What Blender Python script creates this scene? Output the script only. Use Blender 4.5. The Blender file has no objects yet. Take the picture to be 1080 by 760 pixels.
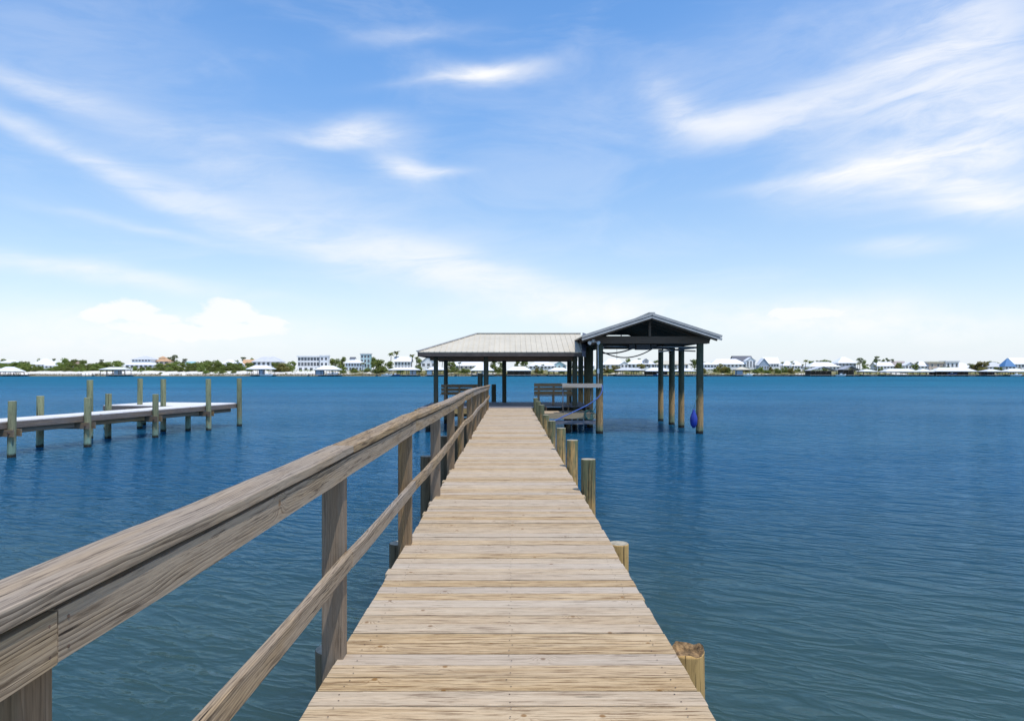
import bpy, bmesh, math, random
from mathutils import Vector, Matrix, noise as mnoise
R = math.radians
PI = math.pi
scene = bpy.context.scene
COL = scene.collection
random.seed(7)

# ---------------------------------------------------------------- camera, light, exposure
EYE = 2.60          # eye above the water
DECK = 1.07         # top of the pier above the water
cd = bpy.data.cameras.new("camera")
cam = bpy.data.objects.new("camera", cd); COL.objects.link(cam)
cd.lens = 24.0; cd.sensor_width = 36.0; cd.sensor_fit = 'HORIZONTAL'
cd.shift_x = 0.00185; cd.shift_y = 0.01157
cd.clip_start = 0.05; cd.clip_end = 20000
cam.location = (0, 0, EYE); cam.rotation_euler = (R(90), 0, 0)
scene.camera = cam
scene.view_settings.view_transform = 'Standard'
scene.view_settings.look = 'None'
scene.view_settings.gamma = 1.0
scene.view_settings.use_curve_mapping = False
scene.view_settings.exposure = 0.0
scene.cycles.max_bounces = 6

SUN_DIR = Vector((0.26, -0.31, 1.0)).normalized()
SUN_EL = math.asin(SUN_DIR.z); SUN_AZ = math.atan2(SUN_DIR.x, SUN_DIR.y)
sd = bpy.data.lights.new("sun", 'SUN'); sd.energy = 3.3; sd.angle = R(0.53); sd.color = (1.0, 0.955, 0.89)
so = bpy.data.objects.new("sun", sd); COL.objects.link(so)
so.rotation_euler = SUN_DIR.to_track_quat('Z', 'Y').to_euler(); so.location = (20, -20, 80)


class NB:
    """tiny helper to write shader node graphs as expressions"""
    def __init__(self, tree):
        self.t = tree
    def n(self, kind, **kw):
        nd = self.t.nodes.new(kind)
        for k, v in kw.items():
            setattr(nd, k, v)
        return nd
    def s(self, nd, key, v):
        i = nd.inputs[key]
        if isinstance(v, bpy.types.NodeSocket):
            self.t.links.new(v, i)
        elif v is not None:
            if i.type == 'RGBA' and len(v) == 3: v = (*v, 1)
            i.default_value = v
    def m(self, op, a, b=None, c=None, clamp=False):
        nd = self.n('ShaderNodeMath', operation=op); nd.use_clamp = clamp
        self.s(nd, 0, a)
        if b is not None: self.s(nd, 1, b)
        if c is not None: self.s(nd, 2, c)
        return nd.outputs[0]
    def add(self, *a):
        r = a[0]
        for x in a[1:]: r = self.m('ADD', r, x)
        return r
    def mul(self, *a):
        r = a[0]
        for x in a[1:]: r = self.m('MULTIPLY', r, x)
        return r
    def sub(self, a, b): return self.m('SUBTRACT', a, b)
    def rng(self, v, a, b, c=0.0, d=1.0, kind='SMOOTHSTEP'):
        nd = self.n('ShaderNodeMapRange', interpolation_type=kind)
        for k, x in enumerate((v, a, b, c, d)): self.s(nd, k, x)
        return nd.outputs[0]
    def xyz(self, v):
        nd = self.n('ShaderNodeSeparateXYZ'); self.s(nd, 0, v); return nd.outputs
    def vec(self, x, y, z=0.0):
        nd = self.n('ShaderNodeCombineXYZ')
        for k, q in enumerate((x, y, z)): self.s(nd, k, q)
        return nd.outputs[0]
    def noise(self, v, scale=1.0, detail=3.0, rough=0.5, dist=0.0):
        nd = self.n('ShaderNodeTexNoise')
        self.s(nd, 'Vector', v); self.s(nd, 'Scale', scale); self.s(nd, 'Detail', detail)
        self.s(nd, 'Roughness', rough); self.s(nd, 'Distortion', dist)
        return nd.outputs[0]
    def vor(self, v, scale=1.0):
        nd = self.n('ShaderNodeTexVoronoi'); nd.voronoi_dimensions = '2D'; self.s(nd, 'Vector', v); self.s(nd, 'Scale', scale)
        return nd.outputs['Distance'], nd.outputs['Color']
    def mix(self, f, a, b, blend='MIX'):
        nd = self.n('ShaderNodeMix', data_type='RGBA', blend_type=blend)
        self.s(nd, 0, f); self.s(nd, 6, a); self.s(nd, 7, b)
        return nd.outputs[2]
    def uv(self, name):
        nd = self.n('ShaderNodeUVMap'); nd.uv_map = name; return nd.outputs[0]
    def pos(self):
        return self.n('ShaderNodeNewGeometry').outputs['Position']
    def obj(self):
        return self.n('ShaderNodeTexCoord').outputs['Object']
    def bump(self, h, dist, strength=1.0):
        nd = self.n('ShaderNodeBump'); self.s(nd, 'Height', h); self.s(nd, 'Distance', dist); self.s(nd, 'Strength', strength)
        return nd.outputs[0]


# ---------------------------------------------------------------- world: Nishita sky and the clouds in it
world = bpy.data.worlds.new("World"); scene.world = world; world.use_nodes = True
wt = world.node_tree; wt.nodes.clear(); w = NB(wt)
sky = w.n('ShaderNodeTexSky', sky_type='NISHITA')
sky.sun_disc = False; sky.sun_elevation = SUN_EL; sky.sun_rotation = SUN_AZ
sky.altitude = 0; sky.air_density = 1.0; sky.dust_density = 0.6; sky.ozone_density = 3.0
SKY_STRENGTH = 0.15
direc = w.n('ShaderNodeTexCoord').outputs['Generated']
dx, dy, dz = w.xyz(direc)
az = w.m('ARCTAN2', dx, dy); el = w.m('ARCSINE', dz)
# slow warp of the sky coordinates so that no cloud has a plain outline
wn = w.n('ShaderNodeTexNoise'); w.s(wn, 'Vector', w.vec(w.mul(az, 3.2), w.mul(el, 7.0), 2.7)); w.s(wn, 'Scale', 1.6); w.s(wn, 'Detail', 4.0); w.s(wn, 'Roughness', 0.55)
wr, wg, wb = w.xyz(wn.outputs[1])
A = w.add(az, w.mul(w.sub(wr, 0.5), 0.085)); E = w.add(el, w.mul(w.sub(wg, 0.5), 0.034))
def sky_at(px, py):
    a = math.atan((px - 538) / 720.0)
    return a, math.atan((392.5 - py) / 720.0 * math.cos(a))
# px, py, half length, half width, tilt (deg), opacity: streaks, tufts and banks
CLOUDS = [
    (40, 145, 80, 7, -25, .42), (130, 186, 90, 8, -25, .40), (235, 226, 100, 11, -22, .36), (345, 258, 100, 12, -16, .42),
    (450, 275, 90, 16, -16, .46), (545, 300, 90, 15, -15, .50), (640, 322, 110, 14, -6, .42), (300, 205, 170, 36, -18, .20), (180, 150, 120, 18, -14, .14),
    (520, 79, 40, 8, 2, .85), (500, 82, 60, 4, 8, .40), (380, 139, 40, 9, 8, .75), (350, 146, 40, 5, 4, .40), (418, 176, 22, 11, -14, .60), (448, 181, 26, 4, 2, .55), (440, 38, 46, 6, 8, .30),
    (712, 108, 30, 12, -34, .42), (765, 130, 52, 12, 0, .62), (840, 118, 70, 15, 10, .52), (930, 98, 80, 28, 16, .50), (1000, 60, 70, 44, 32, .55), (1060, 88, 60, 34, 10, .45), (1040, 20, 60, 24, 20, .35),
    (1030, 142, 110, 30, 12, .72), (930, 170, 70, 14, 14, .45), (880, 184, 70, 5, 4, .60), (1000, 178, 90, 16, 2, .60), (1045, 208, 70, 16, -14, .75), (1000, 196, 50, 6, -10, .50), (955, 255, 40, 7, 0, .50),
    (80, 103, 70, 9, -8, .26), (40, 96, 60, 6, -14, .24), (50, 282, 110, 8, -6, .55), (170, 300, 120, 8, -4, .34), (150, 240, 110, 4, -8, .22),
    (195, 350, 130, 16, 0, .55), (50, 360, 120, 14, 0, .45), (840, 336, 80, 14, 4, .70), (900, 345, 90, 12, 0, .50), (600, 330, 100, 9, 0, .45), (1000, 345, 110, 16, 0, .35),
    (60, 30, 140, 40, 0, .16), (800, 60, 160, 30, 12, .18),
]
acc = None
for (px, py, L, W_, ang, op) in CLOUDS:
    a0, e0 = sky_at(px, py)
    c, s_ = math.cos(R(ang)), math.sin(R(ang))
    ca = math.cos(a0) ** 2
    L2, W2 = L / 720.0 * ca * 1.25, W_ / 720.0 * math.cos(a0) * 1.3
    da = w.sub(A, a0); de = w.sub(E, e0)
    p = w.add(w.mul(da, c / L2), w.mul(de, s_ / L2))
    q = w.add(w.mul(da, -s_ / W2), w.mul(de, c / W2))
    g = w.mul(w.m('EXPONENT', w.mul(w.add(w.mul(p, p), w.mul(q, q)), -1.0)), op)
    acc = g if acc is None else w.sub(w.add(acc, g), w.mul(acc, g))
# fibres: fine noise stretched along the streaks
fx = w.add(w.mul(A, 0.95), w.mul(E, 0.30)); fy = w.sub(w.mul(E, 0.95), w.mul(A, 0.10))
fib = w.noise(w.vec(w.mul(fx, 7.0), w.mul(fy, 34.0), 4.0), 1.0, 8.0, 0.62, 0.5)
fluff = w.noise(w.vec(w.mul(A, 24.0), w.mul(E, 40.0), 9.0), 1.0, 7.0, 0.6, 0.2)
low = w.rng(el, 0.04, 0.16, 1.0, 0.0)
tex = w.add(w.mul(fib, w.sub(1.0, low)), w.mul(fluff, low))
mask = w.mul(acc, w.rng(tex, 0.20, 0.68, 0.34, 1.10))
# heaped clouds low over the left shore
cum = None
for (px, py, L, W_) in [(140, 330, 34, 14), (112, 336, 22, 10), (170, 338, 26, 12), (243, 330, 30, 15), (222, 338, 26, 12), (270, 342, 22, 10), (205, 350, 90, 12), (838, 334, 60, 9)]:
    a0, e0 = sky_at(px, py)
    p = w.mul(w.sub(A, a0), 720.0 / L); q = w.mul(w.sub(E, e0), 720.0 / W_)
    g = w.m('EXPONENT', w.mul(w.add(w.mul(p, p), w.mul(q, q)), -1.0))
    cum = g if cum is None else w.m('MAXIMUM', cum, g)
cum = w.mul(w.rng(w.add(w.mul(cum, 1.0), w.mul(w.sub(fluff, 0.5), 1.3)), 0.38, 0.72), 0.85)
mask = w.m('MAXIMUM', mask, cum)
# thin high veil and the milky band above the horizon
veil = w.mul(w.rng(w.noise(w.vec(w.mul(A, 2.2), w.mul(E, 7.0), 1.0), 1.6, 6.0, 0.6, 0.6), 0.42, 0.75), 0.16)
hz = w.m('POWER', w.m('SUBTRACT', 1.0, w.m('ABSOLUTE', dz), clamp=True), 6.2)
mask = w.m('ADD', mask, veil, clamp=True)

hsv = w.n('ShaderNodeHueSaturation'); w.s(hsv, 'Saturation', 1.22); w.s(hsv, 'Value', w.rng(el, 0.10, 0.46, 1.18, 1.52)); w.s(hsv, 'Color', sky.outputs[0])
CLOUD_COL = (6.7, 6.75, 6.9)
HAZE_COL = (5.6, 6.1, 6.75)
colr = w.mix(mask, w.mix(w.mul(hz, 0.92), hsv.outputs[0], HAZE_COL), CLOUD_COL)
bg = w.n('ShaderNodeBackground'); w.s(bg, 'Color', colr); w.s(bg, 'Strength', SKY_STRENGTH)
wo = w.n('ShaderNodeOutputWorld'); wt.links.new(bg.outputs[0], wo.inputs[0])

# ---------------------------------------------------------------- object helpers
WM = {}
def tag(o, label=None, cat=None, group=None, kind=None):
    if label: o['label'] = label
    if cat: o['category'] = cat
    if group: o['group'] = group
    if kind: o['kind'] = kind
    return o
def thing(name, label, cat, loc=(0, 0, 0), group=None, rz=0.0):
    o = bpy.data.objects.new(name, None); COL.objects.link(o)
    o.location = loc; o.rotation_euler = (0, 0, rz); o.empty_display_size = 0.3
    WM[o.name] = Matrix.Translation(Vector(loc)) @ Matrix.Rotation(rz, 4, 'Z')
    return tag(o, label, cat, group)
def obj(name, bm, mat, parent=None, smooth=False, local=False, bevel=0, loc=None):
    """link a bmesh as ONE object; coordinates are world unless local"""
    if loc is not None:
        bmesh.ops.translate(bm, verts=bm.verts, vec=-Vector(loc))
    me = bpy.data.meshes.new(name); bm.to_mesh(me); bm.free()
    for m_ in (mat if isinstance(mat, (list, tuple)) else [mat]): me.materials.append(m_)
    if smooth:
        for p in me.polygons: p.use_smooth = True
    o = bpy.data.objects.new(name, me); COL.objects.link(o)
    WM[o.name] = Matrix.Identity(4)
    if loc is not None: o.location = loc; WM[o.name] = Matrix.Translation(Vector(loc))
    if parent is not None:
        o.parent = parent
        if local: WM[o.name] = WM[parent.name]
        else: o.matrix_parent_inverse = WM[parent.name].inverted()
    if bevel:
        b = o.modifiers.new("bevel", 'BEVEL'); b.width = bevel; b.segments = 2; b.limit_method = 'ANGLE'; b.angle_limit = R(40)
    return o
def copy_tree(o, parent=None):
    c = o.copy(); COL.objects.link(c)
    if parent is not None: c.parent = parent
    WM[c.name] = WM[o.name].copy()
    for ch in list(o.children): copy_tree(ch, c)
    return c
def BM():
    bm = bmesh.new(); bm.loops.layers.uv.new("UVMap"); bm.loops.layers.uv.new("rnd"); return bm
def _uvset(bm, f, uvs, rnd):
    l0 = bm.loops.layers.uv["UVMap"]; l1 = bm.loops.layers.uv["rnd"]
    for lp, u in zip(f.loops, uvs):
        lp[l0].uv = u; lp[l1].uv = rnd
def beam(bm, pts, w_, t_, up=(0, 0, 1), rnd=None, mi=0):
    """a board along a polyline; w_ across, t_ along 'up'; uv in metres"""
    rnd = rnd or (random.random(), random.random())
    pts = [Vector(p) for p in pts]; up = Vector(up).normalized()
    rings = []; us = [0.0]
    for i, p in enumerate(pts):
        d = (pts[min(i + 1, len(pts) - 1)] - pts[max(i - 1, 0)]).normalized()
        sd_ = d.cross(up).normalized(); u2 = sd_.cross(d).normalized()
        rings.append([bm.verts.new(p + sd_ * (sx * w_ / 2) + u2 * (sz * t_ / 2)) for sx, sz in ((-1, 1), (1, 1), (1, -1), (-1, -1))])
        if i: us.append(us[-1] + (p - pts[i - 1]).length)
    per = [0, w_, w_ + t_, 2 * w_ + t_, 2 * w_ + 2 * t_]
    for i in range(len(pts) - 1):
        for k in range(4):
            a, b = rings[i], rings[i + 1]; k2 = (k + 1) % 4
            f = bm.faces.new((a[k], a[k2], b[k2], b[k])); f.material_index = mi
            _uvset(bm, f, [(us[i], per[k]), (us[i], per[k + 1]), (us[i + 1], per[k + 1]), (us[i + 1], per[k])], rnd)
    for rg, flip in ((rings[0], True), (rings[-1], False)):
        vs = rg[::-1] if flip else rg
        f = bm.faces.new(vs); f.material_index = mi
        _uvset(bm, f, [((v.co.x + v.co.y) * .2, v.co.z) for v in vs], rnd)
    return rings
def box(bm, x0, x1, y0, y1, z0, z1, mi=0, rnd=None):
    """box with its grain along its longest side"""
    L = (x1 - x0, y1 - y0, z1 - z0); c = Vector(((x0 + x1) / 2, (y0 + y1) / 2, (z0 + z1) / 2))
    k = L.index(max(L))
    if k == 0: beam(bm, [(x0, c.y, c.z), (x1, c.y, c.z)], L[1], L[2], (0, 0, 1), rnd, mi)
    elif k == 1: beam(bm, [(c.x, y0, c.z), (c.x, y1, c.z)], L[0], L[2], (0, 0, 1), rnd, mi)
    else: beam(bm, [(c.x, c.y, z0), (c.x, c.y, z1)], L[0], L[1], (0, 1, 0), rnd, mi)
def tube(bm, pts, rad, n=12, rnd=None, mi=0, jit=0.0):
    rnd = rnd or (random.random(), random.random())
    pts = [Vector(p) for p in pts]; rings = []; us = [0.0]
    d0 = (pts[1] - pts[0]).normalized()
    ref = Vector((1, 0, 0)) if abs(d0.x) < 0.8 else Vector((0, 1, 0))
    for i, p in enumerate(pts):
        d = (pts[min(i + 1, len(pts) - 1)] - pts[max(i - 1, 0)]).normalized()
        a = d.cross(ref).normalized(); b = d.cross(a).normalized()
        r = rad[i] if isinstance(rad, (list, tuple)) else rad
        rings.append([bm.verts.new(p + (a * math.cos(2 * PI * k / n) + b * math.sin(2 * PI * k / n)) * r * (1 + jit * (random.random() - .5))) for k in range(n)])
        if i: us.append(us[-1] + (p - pts[i - 1]).length)
    r0 = rad[0] if isinstance(rad, (list, tuple)) else rad
    for i in range(len(pts) - 1):
        for k in range(n):
            k2 = (k + 1) % n
            f = bm.faces.new((rings[i][k], rings[i][k2], rings[i + 1][k2], rings[i + 1][k])); f.material_index = mi; f.smooth = True
            v0, v1 = 2 * PI * r0 * k / n, 2 * PI * r0 * (k + 1) / n
            _uvset(bm, f, [(us[i], v0), (us[i], v1), (us[i + 1], v1), (us[i + 1], v0)], rnd)
    for rg, flip in ((rings[0], False), (rings[-1], True)):
        vs = rg if flip else rg[::-1]
        f = bm.faces.new(vs); f.material_index = mi
        _uvset(bm, f, [(v.co.x * .6, v.co.y * 2) for v in vs], rnd)
    bmesh.ops.recalc_face_normals(bm, faces=bm.faces)
    return rings
def poly(bm, pts, mi=0, rnd=(0.3, 0.3)):
    vs = [bm.verts.new(Vector(p)) for p in pts]
    f = bm.faces.new(vs); f.material_index = mi
    _uvset(bm, f, [(v.co.x, v.co.y + v.co.z) for v in vs], rnd); return f
def slab(bm, pts, th, mi=0):
    """a planar polygon thickened downwards along z"""
    a = [bm.verts.new(Vector(p)) for p in pts]; b = [bm.verts.new(Vector(p) - Vector((0, 0, th))) for p in pts]
    fs = [bm.faces.new(a), bm.faces.new(b[::-1])]
    n = len(pts)
    for k in range(n):
        fs.append(bm.faces.new((a[k], b[k], b[(k + 1) % n], a[(k + 1) % n])))
    for f in fs:
        f.material_index = mi
        _uvset(bm, f, [(l.vert.co.x, l.vert.co.y + l.vert.co.z) for l in f.loops], (0.5, 0.5))
    bmesh.ops.recalc_face_normals(bm, faces=fs)

# ---------------------------------------------------------------- materials
def new_mat(name):
    m_ = bpy.data.materials.new(name); m_.use_nodes = True
    t = m_.node_tree; t.nodes.clear(); nb = NB(t)
    p = nb.n('ShaderNodeBsdfPrincipled'); o = nb.n('ShaderNodeOutputMaterial')
    t.links.new(p.outputs[0], o.inputs[0])
    return m_, nb, p
def plain(name, col, rough=0.6, metal=0.0, var=0.12, scale=3.0, spec=0.4, bump=0.0):
    """one colour with a little dirt and wear"""
    m_, nb, p = new_mat(name)
    nz = nb.noise(nb.obj(), scale, 5.0, 0.6)
    c = nb.mix(nb.rng(nz, 0.3, 0.7), tuple(x * (1 - var) for x in col), tuple(min(1, x * (1 + var)) for x in col))
    nb.s(p, 'Base Color', c); nb.s(p, 'Roughness', rough); nb.s(p, 'Metallic', metal); nb.s(p, 'Specular IOR Level', spec)
    if bump: nb.s(p, 'Normal', nb.bump(nz, bump))
    return m_
def wood(name, tan, gray, dark, ring=85.0, contrast=0.5, knots=0.6, rough=0.8, grayness=0.5, spread=0.28, knotcol=(0.20, 0.10, 0.035), crack=0.8, warm=(0.42, 0.27, 0.12), warmth=0.25, streak=0.5):
    m_, nb, p = new_mat(name)
    u, v, _ = nb.xyz(nb.uv("UVMap")); rx, ry, _ = nb.xyz(nb.uv("rnd"))
    U = nb.add(u, nb.mul(rx, 61.0)); V = nb.add(v, nb.mul(ry, 47.0))
    kd, kc = nb.vor(nb.vec(nb.mul(U, 2.4), nb.mul(V, 2.4), 0.0), 1.0)
    kr = nb.xyz(kc)[0]
    kd = nb.mul(kd, 1 / 2.4)
    has = nb.m('GREATER_THAN', kr, 1 - knots)
    near = nb.mul(has, nb.m('EXPONENT', nb.mul(nb.m('POWER', nb.mul(kd, 20.0), 2.0), -1.0)))
    warp = nb.noise(nb.vec(nb.mul(U, 0.85), nb.mul(V, 5.0), 0.0), 1.0, 3.0, 0.5)
    amp = nb.rng(nb.noise(nb.vec(nb.mul(U, 0.6), nb.mul(V, 18.0), 12.0), 1.0, 3.0, 0.6), 0.36, 0.66, 0.12, 1.15)
    wob = nb.noise(nb.vec(nb.mul(U, 6.0), nb.mul(V, 40.0), 3.0), 1.0, 2.0, 0.5)
    q = nb.add(nb.mul(V, nb.add(ring * 0.55, nb.mul(rx, ring * 0.9))), nb.mul(warp, 9.0), nb.mul(wob, 0.7), nb.mul(near, 3.2))
    g = nb.m('FRACT', q)
    g = nb.mul(nb.m('POWER', g, 2.2), nb.rng(g, 1.0, 0.93, 0.0, 1.0), amp)
    fine = nb.noise(nb.vec(nb.mul(U, 11.0), nb.mul(V, 420.0), 5.0), 1.0, 3.0, 0.6)
    blot = nb.noise(nb.vec(nb.mul(U, 1.3), nb.mul(V, 9.0), 8.0), 1.0, 4.0, 0.6)
    blot2 = nb.noise(nb.vec(nb.mul(U, 0.7), nb.mul(V, 14.0), 15.0), 1.0, 3.0, 0.55)
    base = nb.mix(nb.rng(nb.add(blot, nb.mul(nb.sub(rx, 0.5), 0.18)), 0.62 - grayness * .4, 0.86 - grayness * .4), tan, gray)
    base = nb.mix(nb.mul(nb.rng(nb.add(blot2, nb.mul(nb.sub(ry, 0.5), 0.14)), 0.50, 0.72), warmth * 2), base, warm)
    smear = nb.noise(nb.vec(nb.mul(U, 3.2), nb.mul(V, 58.0), 30.0), 1.0, 6.0, 0.70, 0.3)
    base = nb.mix(nb.rng(nb.add(smear, nb.mul(nb.sub(ry, 0.5), 0.08)), 0.50, 0.66, 0.0, streak), base, dark)
    pale = nb.noise(nb.vec(nb.mul(U, 1.8), nb.mul(V, 30.0), 40.0), 1.0, 3.0, 0.6)
    base = nb.mix(nb.rng(pale, 0.52, 0.72, 0.0, streak * 0.6), base, tuple(min(.85, x * 1.18) for x in gray))
    base = nb.mix(nb.mul(g, contrast), base, dark)
    base = nb.mix(nb.rng(fine, 0.35, 0.75, 0.0, 0.38), base, dark)
    ck = nb.noise(nb.vec(nb.mul(U, 1.6), nb.mul(V, 70.0), 21.0), 1.0, 4.0, 0.65)
    ckm = nb.rng(ck, 0.635, 0.67, 0.0, crack)
    base = nb.mix(ckm, base, tuple(x * 0.28 for x in dark))
    knot = nb.mul(has, nb.rng(nb.add(kd, nb.mul(wob, 0.012)), 0.024, 0.014))
    base = nb.mix(nb.mul(knot, 0.75), base, knotcol)
    halo = nb.mul(has, nb.rng(kd, 0.075, 0.02), 0.6)
    base = nb.mix(nb.mul(halo, nb.rng(g, 0.2, 0.8)), base, knotcol)
    br = nb.add(1 - spread, nb.mul(nb.add(rx, ry), spread))
    hsv_ = nb.n('ShaderNodeHueSaturation'); nb.s(hsv_, 'Color', base); nb.s(hsv_, 'Value', br)
    nb.s(hsv_, 'Saturation', nb.add(0.82, nb.mul(ry, 0.4)))
    nb.s(p, 'Base Color', hsv_.outputs[0]); nb.s(p, 'Roughness', rough); nb.s(p, 'Specular IOR Level', 0.25)
    h = nb.sub(nb.sub(nb.mul(fine, 0.35), nb.mul(g, 0.55)), nb.mul(ckm, 1.6))
    nb.s(p, 'Normal', nb.bump(h, 0.0016, 0.9))
    return m_
def timber(name, top, mid, low, band, zt, zl, zw, streak=0.5):
    """round timber: colour by height above the water (algae, sun-bleached wood, tide band), streaked along the grain"""
    m_, nb, p = new_mat(name)
    u, v, _ = nb.xyz(nb.uv("UVMap")); rx, ry, _ = nb.xyz(nb.uv("rnd")); z = nb.xyz(nb.pos())[2]
    U = nb.add(u, nb.mul(rx, 31.0)); V = nb.add(v, nb.mul(ry, 17.0))
    st = nb.noise(nb.vec(nb.mul(U, 1.5), nb.mul(V, 26.0), 0.0), 1.0, 5.0, 0.6)
    st2 = nb.noise(nb.vec(nb.mul(U, 4.0), nb.mul(V, 190.0), 4.0), 1.0, 3.0, 0.6)
    bl = nb.noise(nb.vec(nb.mul(U, 3.0), nb.mul(V, 7.0), 7.0), 1.0, 5.0, 0.6)
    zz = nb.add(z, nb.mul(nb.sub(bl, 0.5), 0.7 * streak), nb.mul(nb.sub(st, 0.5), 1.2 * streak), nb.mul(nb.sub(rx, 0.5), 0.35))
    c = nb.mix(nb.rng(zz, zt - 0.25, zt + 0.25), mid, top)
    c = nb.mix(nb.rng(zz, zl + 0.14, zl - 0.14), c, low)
    z3 = nb.add(z, nb.mul(nb.sub(bl, 0.5), 0.15))
    c = nb.mix(nb.rng(z3, zw + 0.05, zw - 0.04), c, band)
    c = nb.mix(nb.rng(st2, 0.45, 0.8, 0.0, 0.55), c, tuple(x * 0.35 for x in mid))
    chk = nb.rng(nb.noise(nb.vec(nb.mul(U, 0.9), nb.mul(V, 48.0), 13.0), 1.0, 3.0, 0.6, 0.2), 0.60, 0.645, 0.0, 0.9)
    blot3 = nb.rng(nb.noise(nb.vec(nb.mul(U, 7.0), nb.mul(V, 16.0), 17.0), 1.0, 5.0, 0.65), 0.5, 0.68, 0.0, 0.5)
    c = nb.mix(blot3, c, tuple(x * 0.55 for x in top)); c = nb.mix(chk, c, (0.025, 0.02, 0.014))
    hsv_ = nb.n('ShaderNodeHueSaturation'); nb.s(hsv_, 'Color', c); nb.s(hsv_, 'Value', nb.add(0.35, nb.mul(st, 1.0), nb.mul(ry, 0.3)))
    nb.s(p, 'Base Color', hsv_.outputs[0]); nb.s(p, 'Roughness', 0.85); nb.s(p, 'Specular IOR Level', 0.25)
    nb.s(p, 'Normal', nb.bump(nb.sub(nb.add(nb.mul(st2, 0.5), nb.mul(st, 0.6)), nb.mul(chk, 1.2)), 0.007, 1.0))
    return m_
M = {}
M['deck'] = wood('deck_wood', (0.60, 0.455, 0.295), (0.59, 0.465, 0.315), (0.135, 0.078, 0.040), ring=60, contrast=0.55, warm=(0.45, 0.32, 0.18), knots=0.75, grayness=0.62, spread=0.11, streak=0.85, warmth=0.22)
M['rail'] = wood('rail_wood', (0.42, 0.305, 0.185), (0.41, 0.32, 0.225), (0.058, 0.036, 0.021), ring=62, contrast=0.88, knots=0.25, grayness=0.65, spread=0.12, warmth=0.12, crack=0.95, streak=0.75)
M['rail_post'] = wood('rail_post_wood', (0.27, 0.185, 0.11), (0.28, 0.215, 0.15), (0.07, 0.045, 0.025), ring=70, contrast=0.5, knots=0.3, grayness=0.35, spread=0.12, warmth=0.25)
M['frame_wood'] = wood('frame_wood', (0.48, 0.36, 0.20), (0.42, 0.35, 0.26), (0.16, 0.10, 0.05), ring=60, contrast=0.4, grayness=0.2, spread=0.15, warmth=0.35)
M['joist'] = wood('joist_wood', (0.20, 0.15, 0.10), (0.20, 0.17, 0.14), (0.06, 0.045, 0.03), ring=60, contrast=0.4, grayness=0.4)
M['bench'] = wood('bench_wood', (0.38, 0.26, 0.15), (0.38, 0.30, 0.22), (0.12, 0.075, 0.04), ring=60, contrast=0.4, grayness=0.3, spread=0.2)
M['table'] = wood('table_wood', (0.52, 0.45, 0.37), (0.50, 0.45, 0.39), (0.12, 0.09, 0.065), ring=80, contrast=0.4, grayness=0.8)
M['bleached'] = wood('bleached_wood', (0.80, 0.77, 0.73), (0.80, 0.785, 0.76), (0.50, 0.46, 0.42), ring=60, contrast=0.25, grayness=0.7, spread=0.10, warmth=0.05)
M['dock_fascia'] = wood('dock_fascia_wood', (0.19, 0.15, 0.12), (0.22, 0.19, 0.17), (0.07, 0.05, 0.04), ring=70, contrast=0.5, grayness=0.7)
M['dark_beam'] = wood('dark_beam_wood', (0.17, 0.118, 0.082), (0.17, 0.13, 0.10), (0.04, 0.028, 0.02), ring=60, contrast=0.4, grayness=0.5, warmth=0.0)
M['end_grain'] = plain('end_grain', (0.36, 0.31, 0.22), 0.9, var=0.3, scale=30)
M['rotten'] = plain('rotten_wood', (0.25, 0.155, 0.07), 0.95, var=0.65, scale=25, bump=0.02)
M['pier_pile'] = timber('pier_piling', (0.13, 0.145, 0.08), (0.54, 0.33, 0.125), (0.20, 0.17, 0.10), (0.03, 0.03, 0.025), 1.02, 0.30, 0.12, 1.4)
M['old_pile'] = timber('old_piling', (0.46, 0.29, 0.115), (0.48, 0.30, 0.11), (0.20, 0.17, 0.10), (0.03, 0.03, 0.025), 1.10, 0.30, 0.12, 0.5)
M['dark_pile'] = timber('left_piling', (0.15, 0.115, 0.07), (0.16, 0.12, 0.07), (0.07, 0.06, 0.04), (0.02, 0.02, 0.02), 1.0, 0.30, 0.18, 0.5)  # dark brown timber of the left and the low pilings
M['dock_pile'] = timber('dock_piling', (0.235, 0.255, 0.145), (0.26, 0.25, 0.145), (0.22, 0.33, 0.25), (0.02, 0.02, 0.018), 1.15, 0.40, 0.10, 0.9)
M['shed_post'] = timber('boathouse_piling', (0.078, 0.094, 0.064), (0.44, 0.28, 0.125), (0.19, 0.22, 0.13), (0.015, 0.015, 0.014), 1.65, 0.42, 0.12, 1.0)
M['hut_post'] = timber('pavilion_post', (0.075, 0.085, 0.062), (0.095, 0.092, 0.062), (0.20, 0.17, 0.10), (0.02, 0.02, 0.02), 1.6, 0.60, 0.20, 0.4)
M['composite'] = plain('composite_deck', (0.16, 0.155, 0.17), 0.7, var=0.15, scale=8)
M['roof_metal'] = plain('roof_metal', (0.58, 0.52, 0.405), 0.65, var=0.06, scale=1.2, spec=0.12)
M['trim_gray'] = plain('trim_metal', (0.44, 0.42, 0.385), 0.5, var=0.1)
M['trim_dark'] = plain('dark_trim', (0.085, 0.066, 0.055), 0.6, var=0.2)
M['flashing'] = plain('blue_gray_flashing', (0.10, 0.11, 0.15), 0.45, var=0.15)
M['steel'] = plain('steel', (0.32, 0.32, 0.33), 0.4, metal=0.8)
M['rust'] = plain('rusty_steel', (0.115, 0.07, 0.048), 0.8, var=0.4, scale=20)
M['black'] = plain('black_rubber', (0.02, 0.02, 0.022), 0.5)
M['white_plastic'] = plain('white_plastic', (0.75, 0.75, 0.74), 0.4, var=0.05)
M['fender_blue'] = plain('fender_blue', (0.022, 0.045, 0.30), 0.35, var=0.15, scale=8)
M['hose_blue'] = plain('hose_blue', (0.10, 0.19, 0.52), 0.5, var=0.1)
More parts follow.
